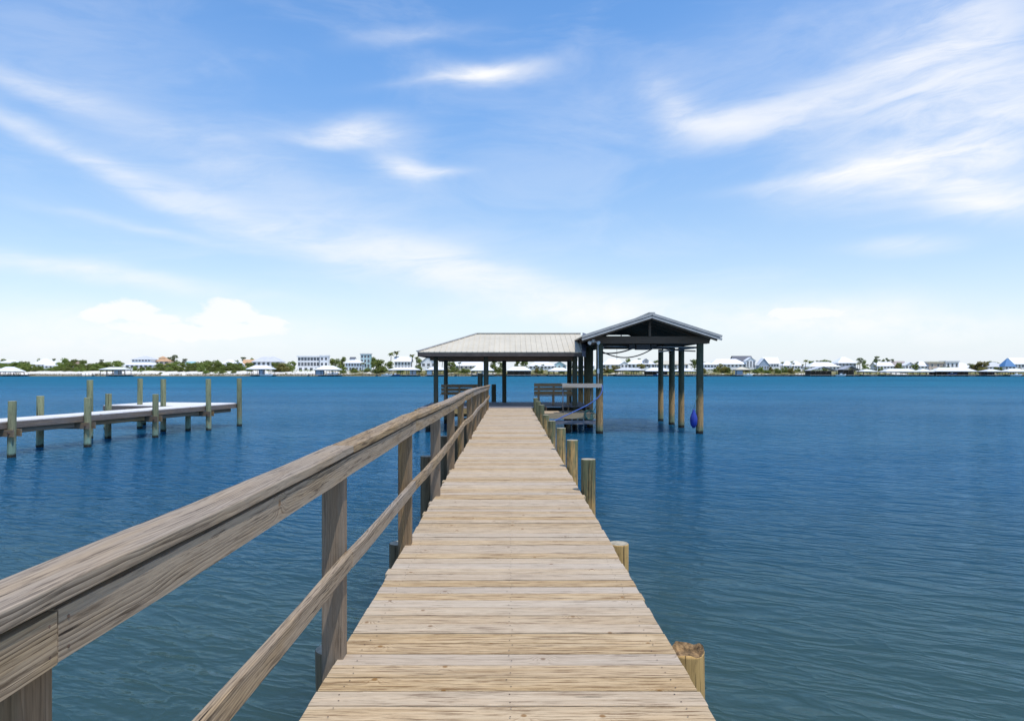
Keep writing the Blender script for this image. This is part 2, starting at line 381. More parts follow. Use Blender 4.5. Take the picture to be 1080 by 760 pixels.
M['hose_green'] = plain('hose_green', (0.05, 0.15, 0.13), 0.5, var=0.2)

# water
def water_mat():
    m_, nb, p = new_mat('sea_water')
    P = nb.pos(); x, y, z = nb.xyz(P)
    # ripples: short crests lying across the view, slightly askew, on top of a low swell
    a = nb.sub(nb.mul(x, 0.91), nb.mul(y, 0.41)); b = nb.add(nb.mul(y, 0.91), nb.mul(x, 0.41))
    n1 = nb.noise(nb.vec(nb.mul(a, 0.40), nb.mul(b, 0.85), 0.0), 1.0, 2.0, 0.5, 0.3)
    n2 = nb.noise(nb.vec(nb.mul(a, 0.95), nb.mul(b, 2.5), 3.0), 1.0, 3.0, 0.5, 0.25)
    n2 = nb.m('POWER', nb.m('SUBTRACT', 1.0, nb.m('ABSOLUTE', nb.sub(nb.mul(n2, 2.0), 1.0))), 2.2)
    n3 = nb.noise(nb.vec(nb.mul(x, 4.2), nb.mul(y, 7.5), 6.0), 1.0, 3.0, 0.6, 0.3)
    gust = nb.noise(nb.vec(nb.mul(x, 0.05), nb.mul(y, 0.11), 1.0), 1.0, 3.0, 0.55)
    gs = nb.rng(gust, 0.3, 0.7, 0.55, 1.25)
    h = nb.add(nb.mul(n1, 0.13), nb.mul(n2, gs, 0.050), nb.mul(n3, gs, 0.015))
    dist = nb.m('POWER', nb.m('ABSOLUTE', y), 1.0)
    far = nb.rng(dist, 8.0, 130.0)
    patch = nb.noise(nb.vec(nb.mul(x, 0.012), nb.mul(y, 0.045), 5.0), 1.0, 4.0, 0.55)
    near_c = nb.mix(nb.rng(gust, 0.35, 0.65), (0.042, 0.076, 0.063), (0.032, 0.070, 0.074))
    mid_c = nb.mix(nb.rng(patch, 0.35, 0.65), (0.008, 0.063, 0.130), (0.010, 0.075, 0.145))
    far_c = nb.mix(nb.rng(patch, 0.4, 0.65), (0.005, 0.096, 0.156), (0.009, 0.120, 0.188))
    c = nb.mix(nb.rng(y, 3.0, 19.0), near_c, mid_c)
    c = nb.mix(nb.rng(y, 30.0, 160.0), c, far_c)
    nrm = nb.bump(h, 1.0, 1.0)
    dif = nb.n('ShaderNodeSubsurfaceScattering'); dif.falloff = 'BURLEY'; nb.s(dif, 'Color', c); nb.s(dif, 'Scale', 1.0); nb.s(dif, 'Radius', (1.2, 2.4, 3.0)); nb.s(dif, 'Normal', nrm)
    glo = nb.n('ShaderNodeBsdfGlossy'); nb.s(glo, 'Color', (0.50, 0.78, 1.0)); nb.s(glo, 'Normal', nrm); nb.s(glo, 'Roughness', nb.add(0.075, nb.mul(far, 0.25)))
    fr = nb.n('ShaderNodeFresnel'); nb.s(fr, 'IOR', 1.33); nb.s(fr, 'Normal', nrm)
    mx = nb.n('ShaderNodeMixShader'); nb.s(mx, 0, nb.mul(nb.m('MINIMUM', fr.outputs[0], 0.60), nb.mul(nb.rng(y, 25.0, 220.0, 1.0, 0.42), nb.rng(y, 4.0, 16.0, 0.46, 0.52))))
    m_.node_tree.links.new(dif.outputs[0], mx.inputs[1]); m_.node_tree.links.new(glo.outputs[0], mx.inputs[2])
    out = [q for q in m_.node_tree.nodes if q.type == 'OUTPUT_MATERIAL'][0]
    m_.node_tree.links.new(mx.outputs[0], out.inputs[0])
    m_.node_tree.nodes.remove(p)
    return m_
M['water'] = water_mat()
def land_mat():
    m_, nb, p = new_mat('dune_land')
    x, y, z = nb.xyz(nb.pos())
    n1 = nb.noise(nb.vec(nb.mul(x, 0.07), nb.mul(y, 0.16), 0.0), 1.0, 5.0, 0.6)
    n2 = nb.noise(nb.vec(nb.mul(x, 0.5), nb.mul(y, 0.5), 3.0), 1.0, 4.0, 0.6)
    west = nb.rng(x, -150.0, -80.0, 0.18, -0.10)
    sandm = nb.rng(nb.add(n1, west, nb.mul(n2, 0.15)), 0.52, 0.60)
    grass = nb.mix(nb.rng(n2, 0.35, 0.65), (0.26, 0.22, 0.10), (0.11, 0.13, 0.045))
    c = nb.mix(sandm, grass, (0.74, 0.70, 0.63))
    wet = nb.rng(nb.add(z, nb.mul(n2, 0.9)), 1.5, 0.9)
    c = nb.mix(wet, c, (0.22, 0.18, 0.10))
    nb.s(p, 'Base Color', c); nb.s(p, 'Roughness', 0.95); nb.s(p, 'Specular IOR Level', 0.1)
    return m_
M['land'] = land_mat()
def leaf_mat(name, a, b, c3):
    m_, nb, p = new_mat(name)
    rnd = nb.xyz(nb.uv("rnd")); oi = nb.n('ShaderNodeObjectInfo').outputs['Random']
    c = nb.mix(rnd[0], a, b)
    c = nb.mix(nb.mul(nb.rng(nb.noise(nb.obj(), 0.7, 2.0), 0.45, 0.65), 0.6), c, c3)
    hsv_ = nb.n('ShaderNodeHueSaturation'); nb.s(hsv_, 'Color', c); nb.s(hsv_, 'Value', nb.add(0.75, nb.mul(oi, 0.5)))
    nb.s(hsv_, 'Hue', nb.add(0.487, nb.mul(oi, 0.022)))
    nb.s(p, 'Base Color', hsv_.outputs[0]); nb.s(p, 'Roughness', 0.6); nb.s(p, 'Specular IOR Level', 0.25)
    tr = nb.n('ShaderNodeBsdfTranslucent'); nb.s(tr, 'Color', hsv_.outputs[0])
    mx = nb.n('ShaderNodeMixShader'); nb.s(mx, 0, 0.45)
    m_.node_tree.links.new(p.outputs[0], mx.inputs[1]); m_.node_tree.links.new(tr.outputs[0], mx.inputs[2])
    out = [q for q in m_.node_tree.nodes if q.type == 'OUTPUT_MATERIAL'][0]
    m_.node_tree.links.new(mx.outputs[0], out.inputs[0])
    return m_
M['leaf'] = leaf_mat('leaf_green', (0.20, 0.25, 0.055), (0.29, 0.335, 0.085), (0.12, 0.17, 0.05))
M['leaf_olive'] = leaf_mat('leaf_olive', (0.25, 0.225, 0.065), (0.32, 0.27, 0.085), (0.17, 0.17, 0.05))
M['leaf_pine'] = leaf_mat('leaf_pine', (0.13, 0.175, 0.065), (0.19, 0.23, 0.085), (0.09, 0.125, 0.05))
M['leaf_palm'] = leaf_mat('leaf_palm', (0.24, 0.265, 0.08), (0.32, 0.33, 0.11), (0.17, 0.20, 0.065))
M['reed'] = leaf_mat('reed_tan', (0.26, 0.20, 0.09), (0.34, 0.28, 0.13), (0.18, 0.17, 0.07))
M['bark'] = plain('bark', (0.16, 0.13, 0.10), 0.95, var=0.3, scale=4)
for k, c in dict(white=(0.84, 0.83, 0.81), cream=(0.66, 0.60, 0.48), beige=(0.58, 0.47, 0.38), bluegray=(0.36, 0.43, 0.52), teal=(0.42, 0.60, 0.60), yellow=(0.66, 0.50, 0.24),
                 paleblue=(0.60, 0.68, 0.74), gray=(0.45, 0.45, 0.46), brown=(0.30, 0.23, 0.17)).items():
    M['w_' + k] = plain('wall_' + k, c, 0.75, var=0.06, scale=0.6)
for k, c in dict(white=(0.80, 0.80, 0.80), gray=(0.42, 0.42, 0.43), palegray=(0.58, 0.58, 0.58), dark=(0.13, 0.13, 0.14), orange=(0.60, 0.36, 0.19), taupe=(0.36, 0.30, 0.27), blue=(0.09, 0.22, 0.42),
                 cream=(0.62, 0.56, 0.42), brown=(0.28, 0.21, 0.15), teal=(0.30, 0.52, 0.55)).items():
    M['r_' + k] = plain('roof_' + k, c, 0.5, var=0.06, scale=0.5)
m_, nb, p = new_mat('window_glass'); nb.s(p, 'Base Color', (0.030, 0.042, 0.055)); nb.s(p, 'Roughness', 0.08); M['glass'] = m_
M['frame_white'] = plain('window_frame_white', (0.78, 0.78, 0.77), 0.6, var=0.05)
M['dock_dark'] = plain('weathered_dock_timber', (0.11, 0.09, 0.07), 0.9, var=0.4, scale=0.8)
M['dock_gray'] = plain('gray_dock_timber', (0.34, 0.31, 0.28), 0.9, var=0.3, scale=0.8)
M['boat_white'] = plain('boat_gelcoat', (0.78, 0.78, 0.78), 0.25, var=0.03)
M['boat_blue'] = plain('boat_blue', (0.06, 0.10, 0.22), 0.3, var=0.1)
M['canvas'] = plain('boat_canvas', (0.08, 0.10, 0.15), 0.8, var=0.1)

# ================================================================= SETTING: water and far land
SHORE = 450.0
PROFILE = [(446, -1.5), (450, -0.05), (452, 0.55), (457, 1.3), (461, 2.2), (465, 3.2), (472, 3.6), (490, 3.9), (560, 4.6), (900, 6.0), (5000, 9.0)]
def ground_z(Y):
    for (a, za), (b, zb) in zip(PROFILE, PROFILE[1:]):
        if a <= Y <= b: return za + (zb - za) * (Y - a) / (b - a)
    return 4.0
def build_setting():
    bm = BM(); poly(bm, [(-6000, -300, 0), (6000, -300, 0), (6000, SHORE + 3, 0), (-6000, SHORE + 3, 0)])
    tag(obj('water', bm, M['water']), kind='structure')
    bm = BM(); xs = [-6000, -2500, -1200] + [-700 + 5 * i for i in range(281)] + [1200, 2500, 6000]; rows = []
    for (Y, z) in PROFILE:
        r = []
        for X in xs:
            k = mnoise.noise(Vector((X * 0.05, Y * 0.07, 0))) + 0.5 * mnoise.noise(Vector((X * 0.17, Y * 0.2, 4)))
            amp = 0 if Y < 449 else (0.10 if Y < 453 else 0.75)
            r.append(bm.verts.new((X, Y + (k * 1.2 if 449 < Y < 480 else 0), z + k * amp)))
        rows.append(r)
    for a, b in zip(rows, rows[1:]):
        for i in range(len(xs) - 1):
            f = bm.faces.new((a[i], a[i + 1], b[i + 1], b[i])); f.smooth = True
    tag(obj('land', bm, M['land']), kind='structure')
build_setting()

# ================================================================= THE PIER
def pile_shape(bm, x, y, z0, z1, r, lean=0.012, n=18, broken=False):
    k = 7; ax, ay = random.uniform(-lean, lean), random.uniform(-lean, lean)
    pts = [(x + ax * (z1 - z0) * (i / k - 1), y + ay * (z1 - z0) * (i / k - 1), z0 + (z1 - z0) * i / k) for i in range(k + 1)]
    rad = [r * (1.05 - 0.07 * i / k) for i in range(k)] + [r * 0.965]
    pts.insert(k, (x, y, z1 - 0.012)); rad.insert(k, r * 0.985)
    rings = tube(bm, pts, rad, n, jit=0.035)
    top = [f for f in bm.faces if all(v in rings[-1] for v in f.verts)]
    for f in top: f.material_index = 1
    if broken:        # rotted, splintered head
        res = bmesh.ops.inset_individual(bm, faces=top, thickness=r * 0.30)
        inner = top[0].verts
        for q_, v in enumerate(rings[-1]): v.co.z += 0.010 * math.sin(q_ * .9 + 1) + 0.007 * math.sin(q_ * 2.3) + random.uniform(-.004, .004) + (v.co.x - x) * .10
        for v in inner: v.co.z -= random.uniform(0.01, 0.028); v.co.x += random.uniform(-.01, .01)

pier = thing('pier', 'long narrow weathered plank pier leading from the viewer to the roofed platforms', 'pier', (0, 14, 0))
PIER_END = 29.40
def build_pier():
    bm = BM(); y = -2.2; pitch = 0.1462; i = 0
    bm_n = []
    while y < PIER_END - 0.07:
        xl = -0.927 + random.gauss(0, 0.0035) - (.022 if random.random() < .06 else 0)
        xr = 0.904 + random.gauss(0, 0.0035) + (.022 if random.random() < .06 else 0)
        dz = random.gauss(0, 0.0016); ang = random.gauss(0, 0.0011); wd = 0.1366 + random.gauss(0, 0.0009)
        zc = DECK - 0.019 + dz
        pts = []
        cup = random.gauss(0, 0.002)
        for k in range(5):
            t = k / 4; X = xl + (xr - xl) * t
            pts.append((X, y + ang * X, zc + cup * (1 - (2 * t - 1) ** 2)))
        beam(bm, pts, wd, 0.038)
        for X in (-0.80, 0.0, 0.79):
            for dyy in (-0.035, 0.036):
                c0 = Vector((X + random.gauss(0, .01), y + dyy + random.gauss(0, .006), zc + 0.0205))
                bm_n.append([c0 + Vector((math.cos(a) * .0042, math.sin(a) * .0042, 0.0008 + abs(cup))) for a in [k * PI / 3 for k in range(6)]])
        y += pitch; i += 1
    for vs in bm_n: poly(bm, vs, 1)
    obj('decking', bm, [M['deck'], M['rust']], pier, bevel=0.0035)
    for X in (-0.80, 0.0, 0.79):
        bm = BM(); beam(bm, [(X, -2.3, DECK - 0.165), (X, PIER_END, DECK - 0.165)], 0.05, 0.24); obj('stringer', bm, M['joist'], pier)
    # right hand pilings, nearest first: the first two are cut below the deck, the rest stand above it
    for (Y, X, r, dzt) in [(3.90, 1.005, .105, -0.055), (6.36, 1.01, .095, -0.06), (8.83, 1.012, .094, .41), (11.1, 1.012, .094, .43), (13.5, 1.01, .093, .43), (16.5, 1.005, .095, .36),
                           (19.1, 1.00, .093, .34), (21.7, 1.00, .093, .50), (24.2, 1.0, .092, .50), (26.6, 1.0, .092, .53)]:
        bm = BM(); pile_shape(bm, X, Y, -1.2, DECK + dzt, r, broken=(Y < 4))
        o = obj('piling', bm, [M['old_pile'] if Y < 7 else M['pier_pile'], M['end_grain'] if Y > 4 else M['rotten']], pier)
        if Y < 4: tag(o, 'cut-off piling with a rotted splintered top')
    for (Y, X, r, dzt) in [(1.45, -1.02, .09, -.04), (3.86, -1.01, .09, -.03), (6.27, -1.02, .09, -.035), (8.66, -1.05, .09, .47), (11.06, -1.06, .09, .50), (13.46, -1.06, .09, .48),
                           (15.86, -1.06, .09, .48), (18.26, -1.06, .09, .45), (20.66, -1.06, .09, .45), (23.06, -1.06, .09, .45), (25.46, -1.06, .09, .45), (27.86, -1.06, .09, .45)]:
        bm = BM(); pile_shape(bm, X, Y, -1.2, DECK + dzt, r); obj('piling', bm, [M['dark_pile'], M['end_grain']], pier)
    for Y in (1.3, 3.75, 6.2, 8.7, 11.0, 13.4, 16.3, 18.9, 21.4, 24.0, 26.5):
        bm = BM(); beam(bm, [(-1.0, Y + .14, DECK - 0.39), (.93, Y + .14, DECK - 0.39)], 0.05, 0.20); obj('cross_beam', bm, M['joist'], pier)
    # railing along the left edge
    posts = [-1.16 + 2.4 * i for i in range(13)] + [29.15]
    def sag(Y): return -0.135 * max(0.0, min(1.0, (Y - 17.5) / 9.5))
    wz = {}; 
    for k, Y in enumerate(posts): wz[k] = (random.gauss(0, 0.011), random.gauss(0, 0.012), random.gauss(0, 0.013))
    wz[0] = wz[1] = wz[2] = (0, 0, 0)
    def line(k0, k1, X, Z, ch, cz):
        pts = []
        for k in range(k0, k1):
            n = 6
            for j in range(n + (1 if k == k1 - 1 else 0)):
                t = j / n; ts = t * t * (3 - 2 * t) if False else t
                Y = posts[k] + (posts[k + 1] - posts[k]) * t + 0.045
                a, b = wz[k], wz[k + 1]
                zz = a[cz] * (1 - ts) + b[cz] * ts + random.gauss(0, 0.0012) - 0.006 * math.sin(PI * t)
                pts.append(Vector((X + (a[1] * (1 - ts) + b[1] * ts) * ch + random.gauss(0, .001), Y, Z + zz + (sag(Y) if cz == 0 else sag(Y) * .15))))
        pts[0].y += 0.0025; pts[-1].y -= 0.0025
        return pts
    bm = BM()
    for k0, k1 in [(0, 2), (2, 4), (4, 6), (6, 8), (8, 10), (10, 12), (12, 13)]:
        beam(bm, line(k0, k1, -0.9095, EYE - 0.412, 1.0, 0), 0.136, 0.038)
    beam(bm, [(-0.972, 29.20, EYE - .414 + sag(29)), (-0.829, 29.20, EYE - .414 + sag(29))], 0.10, 0.038)
    rail = obj('railing', bm, M['rail'], pier, bevel=0.0045)
    for k0, k1 in [(0, 1), (1, 3), (3, 5), (5, 7), (7, 9), (9, 11), (11, 13)]:
        bm = BM(); beam(bm, line(k0, k1, -0.870, EYE - 0.497, 1.0, 0), 0.036, 0.100)
        ya, yb = posts[k0], posts[k1]
        for Y in (ya + .028, yb - .028):
            for dzz in (-.03, .028):
                c0 = Vector((-0.8515, Y + .045 + random.gauss(0, .004), EYE - 0.497 + dzz + (sag(Y))))
                tube(bm, [c0, c0 + Vector((0.0015, 0, 0))], 0.0038, 6, mi=1)
        obj('rail_board', bm, [M['rail'], M['rust']], rail, bevel=0.003)
    for k0, k1 in [(0, 2), (2, 3), (3, 5), (5, 7), (7, 9), (9, 11), (11, 13)]:
        bm = BM(); beam(bm, line(k0, k1, -0.870, EYE - 1.010, 1.0, 2), 0.038, 0.089); obj('lower_rail', bm, M['rail'], rail, bevel=0.004)
    for k, Y in enumerate(posts):
        bm = BM(); x0 = -0.8895 + wz[k][1]
        beam(bm, [(x0 - 0.0585, Y + 0.045, 0.55), (x0 - 0.0585, Y + 0.045, EYE - 0.440 + sag(Y) + wz[k][0] - .012)], 0.115, 0.09, (0, 1, 0))
        obj('railing_post', bm, M['rail_post'], rail, bevel=0.004)
build_pier()

# ================================================================= PAVILION (hip roof) AND BOAT SHELTER (gable roof)
def ribbed(bm, quad_fn, n, L, h=0.018, wd=0.022, mi=0):
    """raised seams running down a roof plane: quad_fn(t) -> (top point, bottom point)"""
    for i in range(n + 1):
        a, b = quad_fn(i / n)
        if (Vector(a) - Vector(b)).length > 0.15: beam(bm, [Vector(a) + Vector((0, 0, h * .55)), Vector(b) + Vector((0, 0, h * .55))], wd, h, (0, 0, 1), mi=mi)
pav = thing('pavilion', 'open pavilion with a pale ribbed metal hip roof on dark green posts', 'pavilion', (-0.4, 32.9, 0))
def build_pavilion():
    x0, x1, y0, y1 = -4.08, 3.15, 29.95, 35.85; ze, zr, ym = 3.50, 4.45, 32.9; rx0, rx1 = -1.60, 3.40
    bm = BM()
    slab(bm, [(x0, y0, ze), (x1, y0, ze), (rx1, ym, zr), (rx0, ym, zr)], 0.035)
    slab(bm, [(x1, y1, ze), (x0, y1, ze), (rx0, ym, zr), (rx1, ym, zr)], 0.035)
    slab(bm, [(x0, y1, ze), (x0, y0, ze), (rx0, ym, zr)], 0.035)
    n = 30
    def front(t):
        X = x0 + .04 + (x1 - x0 - .08) * t
        tt = 1.0 if X > rx0 else (X - x0) / (rx0 - x0)
        return (X, y0 + (ym - y0) * tt, ze + (zr - ze) * tt), (X, y0 - .012, ze)
    ribbed(bm, front, n, 0)
    def side(t):
        Y = y0 + .1 + (y1 - y0 - .2) * t
        tt = 1 - abs(Y - ym) / (ym - y0)
        return (x0 + (rx0 - x0) * tt, Y, ze + (zr - ze) * tt), (x0 - .012, Y, ze)
    ribbed(bm, side, 24, 0)
    roof = obj('roof', bm, M['roof_metal'], pav)
    bm = BM()
    beam(bm, [(rx0, ym, zr + .03), (rx1, ym, zr + .03)], 0.22, 0.035)
    beam(bm, [(x0, y0, ze + .03), (rx0, ym, zr + .03)], 0.14, 0.035); beam(bm, [(x0, y1, ze + .03), (rx0, ym, zr + .03)], 0.14, 0.035)
    obj('ridge_cap', bm, M['trim_gray'], roof)
    bm = BM()
    box(bm, x0 + .02, x1 - .02, y0 + .015, y0 + .055, ze - .20, ze - .037); box(bm, x0 + .02, x1 - .02, y1 - .055, y1 - .015, ze - .20, ze - .037)
    box(bm, x0 + .015, x0 + .055, y0 + .06, y1 - .06, ze - .20, ze - .037); box(bm, x1 - .055, x1 - .015, y0 + .06, y1 - .06, ze - .20, ze - .037)
    obj('fascia', bm, M['trim_dark'], pav)
    bm = BM()
    box(bm, -3.62, x1 - .10, 30.84, 30.98, ze - .36, ze - .14); box(bm, -3.62, x1 - .10, 34.72, 34.86, ze - .36, ze - .14)
    box(bm, -3.50, -3.36, 30.99, 34.71, ze - .34, ze - .14); box(bm, 2.9, 3.03, 30.99, 34.71, ze - .34, ze - .14)
    for i in range(9):
        X = -3.2 + i * .72; box(bm, X, X + .05, 30.99, 34.71, ze - .30, ze - .15)
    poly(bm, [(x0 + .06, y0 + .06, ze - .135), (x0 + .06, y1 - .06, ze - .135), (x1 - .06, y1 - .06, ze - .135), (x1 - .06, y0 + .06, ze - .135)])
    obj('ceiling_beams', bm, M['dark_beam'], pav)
    bm = BM()
    v = [(x1 + .012, y0 - .02, ze + .03), (x1 + .26, ym, zr + .02), (x1 + .26, ym, zr - .3), (x1 + .03, y0 - .02, ze - .24)]
    slab(bm, [(x1 + .0, y0 - .03, ze + .06), (x1 + .34, ym, zr + .06), (x1 + .50, ym, zr + .02), (x1 + .16, y0 - .03, ze + .02)], 0.26)
    obj('valley_flashing', bm, M['flashing'], pav)
    for (X, Y, r) in [(-3.36, 30.9, .105), (-1.09, 30.9, .115), (2.93, 30.9, .12), (-3.28, 34.8, .105), (-0.30, 34.8, .11), (3.02, 34.8, .12)]:
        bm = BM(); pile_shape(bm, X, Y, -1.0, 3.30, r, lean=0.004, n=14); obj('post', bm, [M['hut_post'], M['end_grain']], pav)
    # floor: dark composite boards round the roofed area
    bm = BM(); y = 29.46
    while y < 35.3:
        xr = 0.96 if y < 30.65 else 3.62
        beam(bm, [(-3.95, y, DECK - .012), (xr, y, DECK - .012)], 0.138, 0.026); y += 0.143
    obj('floor', bm, M['composite'], pav)
    for q in ((-3.95, -0.99, 29.34, 29.385), (0.94, 0.985, 29.40, 30.5), (-4.0, -3.955, 29.39, 35.3), (-3.95, 3.6, 35.34, 35.38)):
        bm = BM(); box(bm, *q, DECK - .25, DECK - .03); obj('rim_board', bm, M['frame_wood'], pav)
    bm = BM()
    for X in (-3.6, -2.7, -1.8, -.6, .4, 1.6, 2.6, 3.4): box(bm, X, X + .05, 29.45 if X < .9 else 30.7, 35.3, DECK - .24, DECK - .03)
    for Y in (30.7, 34.6): box(bm, -3.8, 3.5, Y, Y + .06, DECK - .46, DECK - .245)
    obj('joists', bm, M['joist'], pav)
build_pavilion()

shed = thing('boat_shelter', 'tall open boat shelter with a gabled roof on tarred pilings over the water', 'boat shelter', (5.92, 32.8, 0))
def build_shed():
    xc, hw, y0, y1, ze, zr = 5.87, 2.87, 28.25, 37.2, 4.10, 5.03
    bm = BM()
    for s in (-1, 1):
        pts = [(xc + s * hw, y0, ze), (xc, y0, zr), (xc, y1, zr), (xc + s * hw, y1, ze)]
        slab(bm, pts if s < 0 else pts[::-1], 0.03)
        def q(t, s=s):
            Y = y0 + .05 + (y1 - y0 - .1) * t
            return (xc + s * .05, Y, zr - .016), (xc + s * (hw + .012), Y, ze)
        ribbed(bm, q, 28, 0)
    roof = obj('roof', bm, M['roof_metal'], shed)
    bm = BM(); beam(bm, [(xc, y0 - .02, zr + .035), (xc, y1 + .02, zr + .035)], 0.26, 0.035); obj('ridge_cap', bm, M['trim_gray'], roof)
    for s in (-1, 1):
        for (yy, off, th) in ((y0 - .02, .03, .105), (y0 - .006, -.105, .085)):
            bm = BM(); beam(bm, [(xc, yy, zr + off - th / 2), (xc + s * (hw + .03), yy, ze + off - th / 2)], 0.035, th); obj('barge_board', bm, M['trim_gray'], shed)
        bm = BM(); beam(bm, [(xc, y1 + .02, zr - .05), (xc + s * (hw + .03), y1 + .02, ze - .05)], 0.035, .12); obj('barge_board', bm, M['trim_gray'], shed)
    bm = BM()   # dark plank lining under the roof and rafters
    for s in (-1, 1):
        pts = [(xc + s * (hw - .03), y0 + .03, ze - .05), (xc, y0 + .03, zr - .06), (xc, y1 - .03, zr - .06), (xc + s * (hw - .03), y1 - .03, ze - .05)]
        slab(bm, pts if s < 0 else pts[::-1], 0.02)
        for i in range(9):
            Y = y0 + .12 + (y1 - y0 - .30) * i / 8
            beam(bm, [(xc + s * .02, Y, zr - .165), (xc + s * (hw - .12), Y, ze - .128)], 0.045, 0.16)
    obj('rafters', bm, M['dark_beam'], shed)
    bm = BM()
    beam(bm, [(3.40, 28.86, 3.965), (8.42, 28.86, 3.965)], 0.09, 0.30); beam(bm, [(3.40, 29.16, 3.965), (8.42, 29.16, 3.965)], 0.09, 0.30)
    beam(bm, [(3.40, 36.45, 3.985), (8.42, 36.45, 3.985)], 0.09, 0.30); 
    for X in (3.66, 8.14): beam(bm, [(X, 29.21, 3.96), (X, 36.40, 3.96)], 0.08, 0.28)
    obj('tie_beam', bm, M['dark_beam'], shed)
    bm = BM()
    beam(bm, [(xc + .02, 28.80, 4.12), (xc + .02, 28.80, zr - .18)], 0.10, 0.09, (0, 1, 0)); obj('king_post', bm, M['dark_beam'], shed)
    bm = BM()   # boarded far gable: a slit of daylight is left between its two halves
    k = (zr - ze) / hw
    def gable(z0, z1, Y):
        a0, a1 = (zr - .07 - z0) / k, max(.0, (zr - .07 - z1) / k)
        for yy, fl in ((Y, 0), (Y + .03, 1)):
            v = [bm.verts.new(p) for p in [(xc - a0, yy, z0), (xc + a0, yy, z0)] + ([(xc + a1, yy, z1), (xc - a1, yy, z1)] if a1 > .01 else [(xc, yy, z1)])]
            bm.faces.new(v if fl else v[::-1])
    gable(4.14, 4.555, 36.80); gable(4.605, zr - .07, 36.80)
    for X in (xc + .10, xc + .72): box(bm, X, X + .05, 36.83, 36.87, 4.50, 4.66)
    obj('gable_boarding', bm, M['dark_beam'], shed)
    for X in (3.79, 8.06):
        for Y, r in ((29.0, .150), (32.1, .140), (33.95, .145), (36.5, .140)):
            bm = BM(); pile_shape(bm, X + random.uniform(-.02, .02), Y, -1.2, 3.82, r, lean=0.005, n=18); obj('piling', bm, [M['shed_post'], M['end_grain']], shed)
    bm = BM(); tube(bm, [(3.72, 28.832, 1.9), (3.72, 28.832, 3.2), (3.71, 28.83, 3.8)], 0.014, 8)
    box(bm, 3.68, 3.76, 28.79, 28.83, 2.55, 2.75)
    obj('conduit', bm, M['white_plastic'], shed)
    bm = BM()
    for s in (-1, 1):
        tube(bm, [(3.52 + s * .03, 28.78, 3.93), (3.52 + s * .15, 28.66, 3.86), (3.52 + s * .19, 28.60, 3.83)], [.03, .05, .085], 12)
    box(bm, 3.46, 3.58, 28.76, 28.81, 3.86, 3.98)
    obj('flood_light', bm, M['white_plastic'], shed)
build_shed()

def build_lift():
    lift = thing('boat_lift', 'dark boat lift motor with pipes and drooping cables under the gabled roof', 'boat lift', (5.6, 29.0, 3.7))
    bm = BM(); box(bm, 5.35, 5.95, 28.95, 29.35, 3.56, 3.80); box(bm, 5.05, 5.32, 28.98, 29.28, 3.62, 3.80); box(bm, 6.0, 6.22, 29.0, 29.3, 3.65, 3.80)
    obj('motor_box', bm, M['black'], lift, bevel=.02)
    bm = BM()
    tube(bm, [(5.0, 29.15, 3.70), (3.9, 29.15, 3.71)], .035, 10); tube(bm, [(6.2, 29.15, 3.70), (8.0, 29.15, 3.66)], .035, 10)
    for X in (3.95, 7.95): tube(bm, [(X, 29.05, 3.66), (X, 36.4, 3.70)], .04, 10)
    obj('drive_pipe', bm, M['steel'], lift)
    def droop(a, b, d, n=14): 
        a, b = Vector(a), Vector(b)
        return [a.lerp(b, i / n) - Vector((0, 0, d * 4 * (i / n) * (1 - i / n))) for i in range(n + 1)]
    for a, b, d, r in [((3.9, 28.95, 3.42), (5.3, 28.95, 3.66), .10, .030), ((3.85, 28.9, 3.50), (6.15, 28.95, 3.68), .36, .024), ((6.1, 28.95, 3.66), (7.9, 29.1, 3.50), .03, .026), ((7.7, 31.9, 3.7), (7.9, 34, 3.6), .15, .02)]:
        bm = BM(); tube(bm, droop(a, b, d), r, 8); obj('cable', bm, M['black'], lift)
    bm = BM(); tube(bm, [(4.55, 29.1, 3.66), (4.55, 29.1, 3.12)], .008, 6); obj('pull_cord', bm, M['black'], lift)
build_lift()

# lower landing beside the pier's end
land_ = thing('landing', 'low wooden landing with a pale fascia between the pier and the boat shelter', 'landing', (2.3, 29.7, 0))
def build_landing():
    bm = BM(); y = 28.97
    while y < 30.62:
        beam(bm, [(1.14, y, .858), (3.60, y, .858)], 0.138, .028); y += .1425
    obj('decking', bm, M['deck'], land_)
    bm = BM(); box(bm, 1.12, 3.62, 28.83, 28.875, .64, .865); obj('fascia', bm, M['frame_wood'], land_)
    bm = BM(); box(bm, 1.12, 3.62, 28.86, 28.91, .41, .57); obj('lower_board', bm, M['composite'], land_)
    bm = BM()
    for X in (1.2, 2.0, 2.8, 3.5): box(bm, X, X + .05, 28.92, 30.65, .62, .842)
    box(bm, 1.12, 3.62, 30.66, 30.70, .60, .842)
    obj('joists', bm, M['joist'], land_)
    for X, Y in ((1.35, 29.3), (2.5, 29.3), (1.35, 30.5), (2.5, 30.5)):
        bm = BM(); tube(bm, [(X, Y, -1), (X, Y, .61)], .09, 12); obj('piling', bm, M['dark_pile'], land_)
build_landing()

for (X, Y, zt, r, lab) in [(-0.85, 35.6, 1.98, .125, 'short black mooring stub behind the pavilion floor'), (-1.36, 31.05, 2.55, .12, 'stout short piling against the middle front post of the pavilion'),
                           (-4.15, 30.4, 0.95, .11, 'low piling under the left front corner of the pavilion'), (-3.6, 29.9, .8, .11, 'dark support piling under the pavilion rim left of the pier')]:
    bm = BM(); pile_shape(bm, X, Y, -1.0, zt, r, lean=.004, n=14)
    tag(obj('mooring_piling', bm, [M['hut_post'] if zt > 1 else M['dark_pile'], M['end_grain']], loc=(X, Y, 0)), lab, 'piling', 'loose pilings round the pavilion')

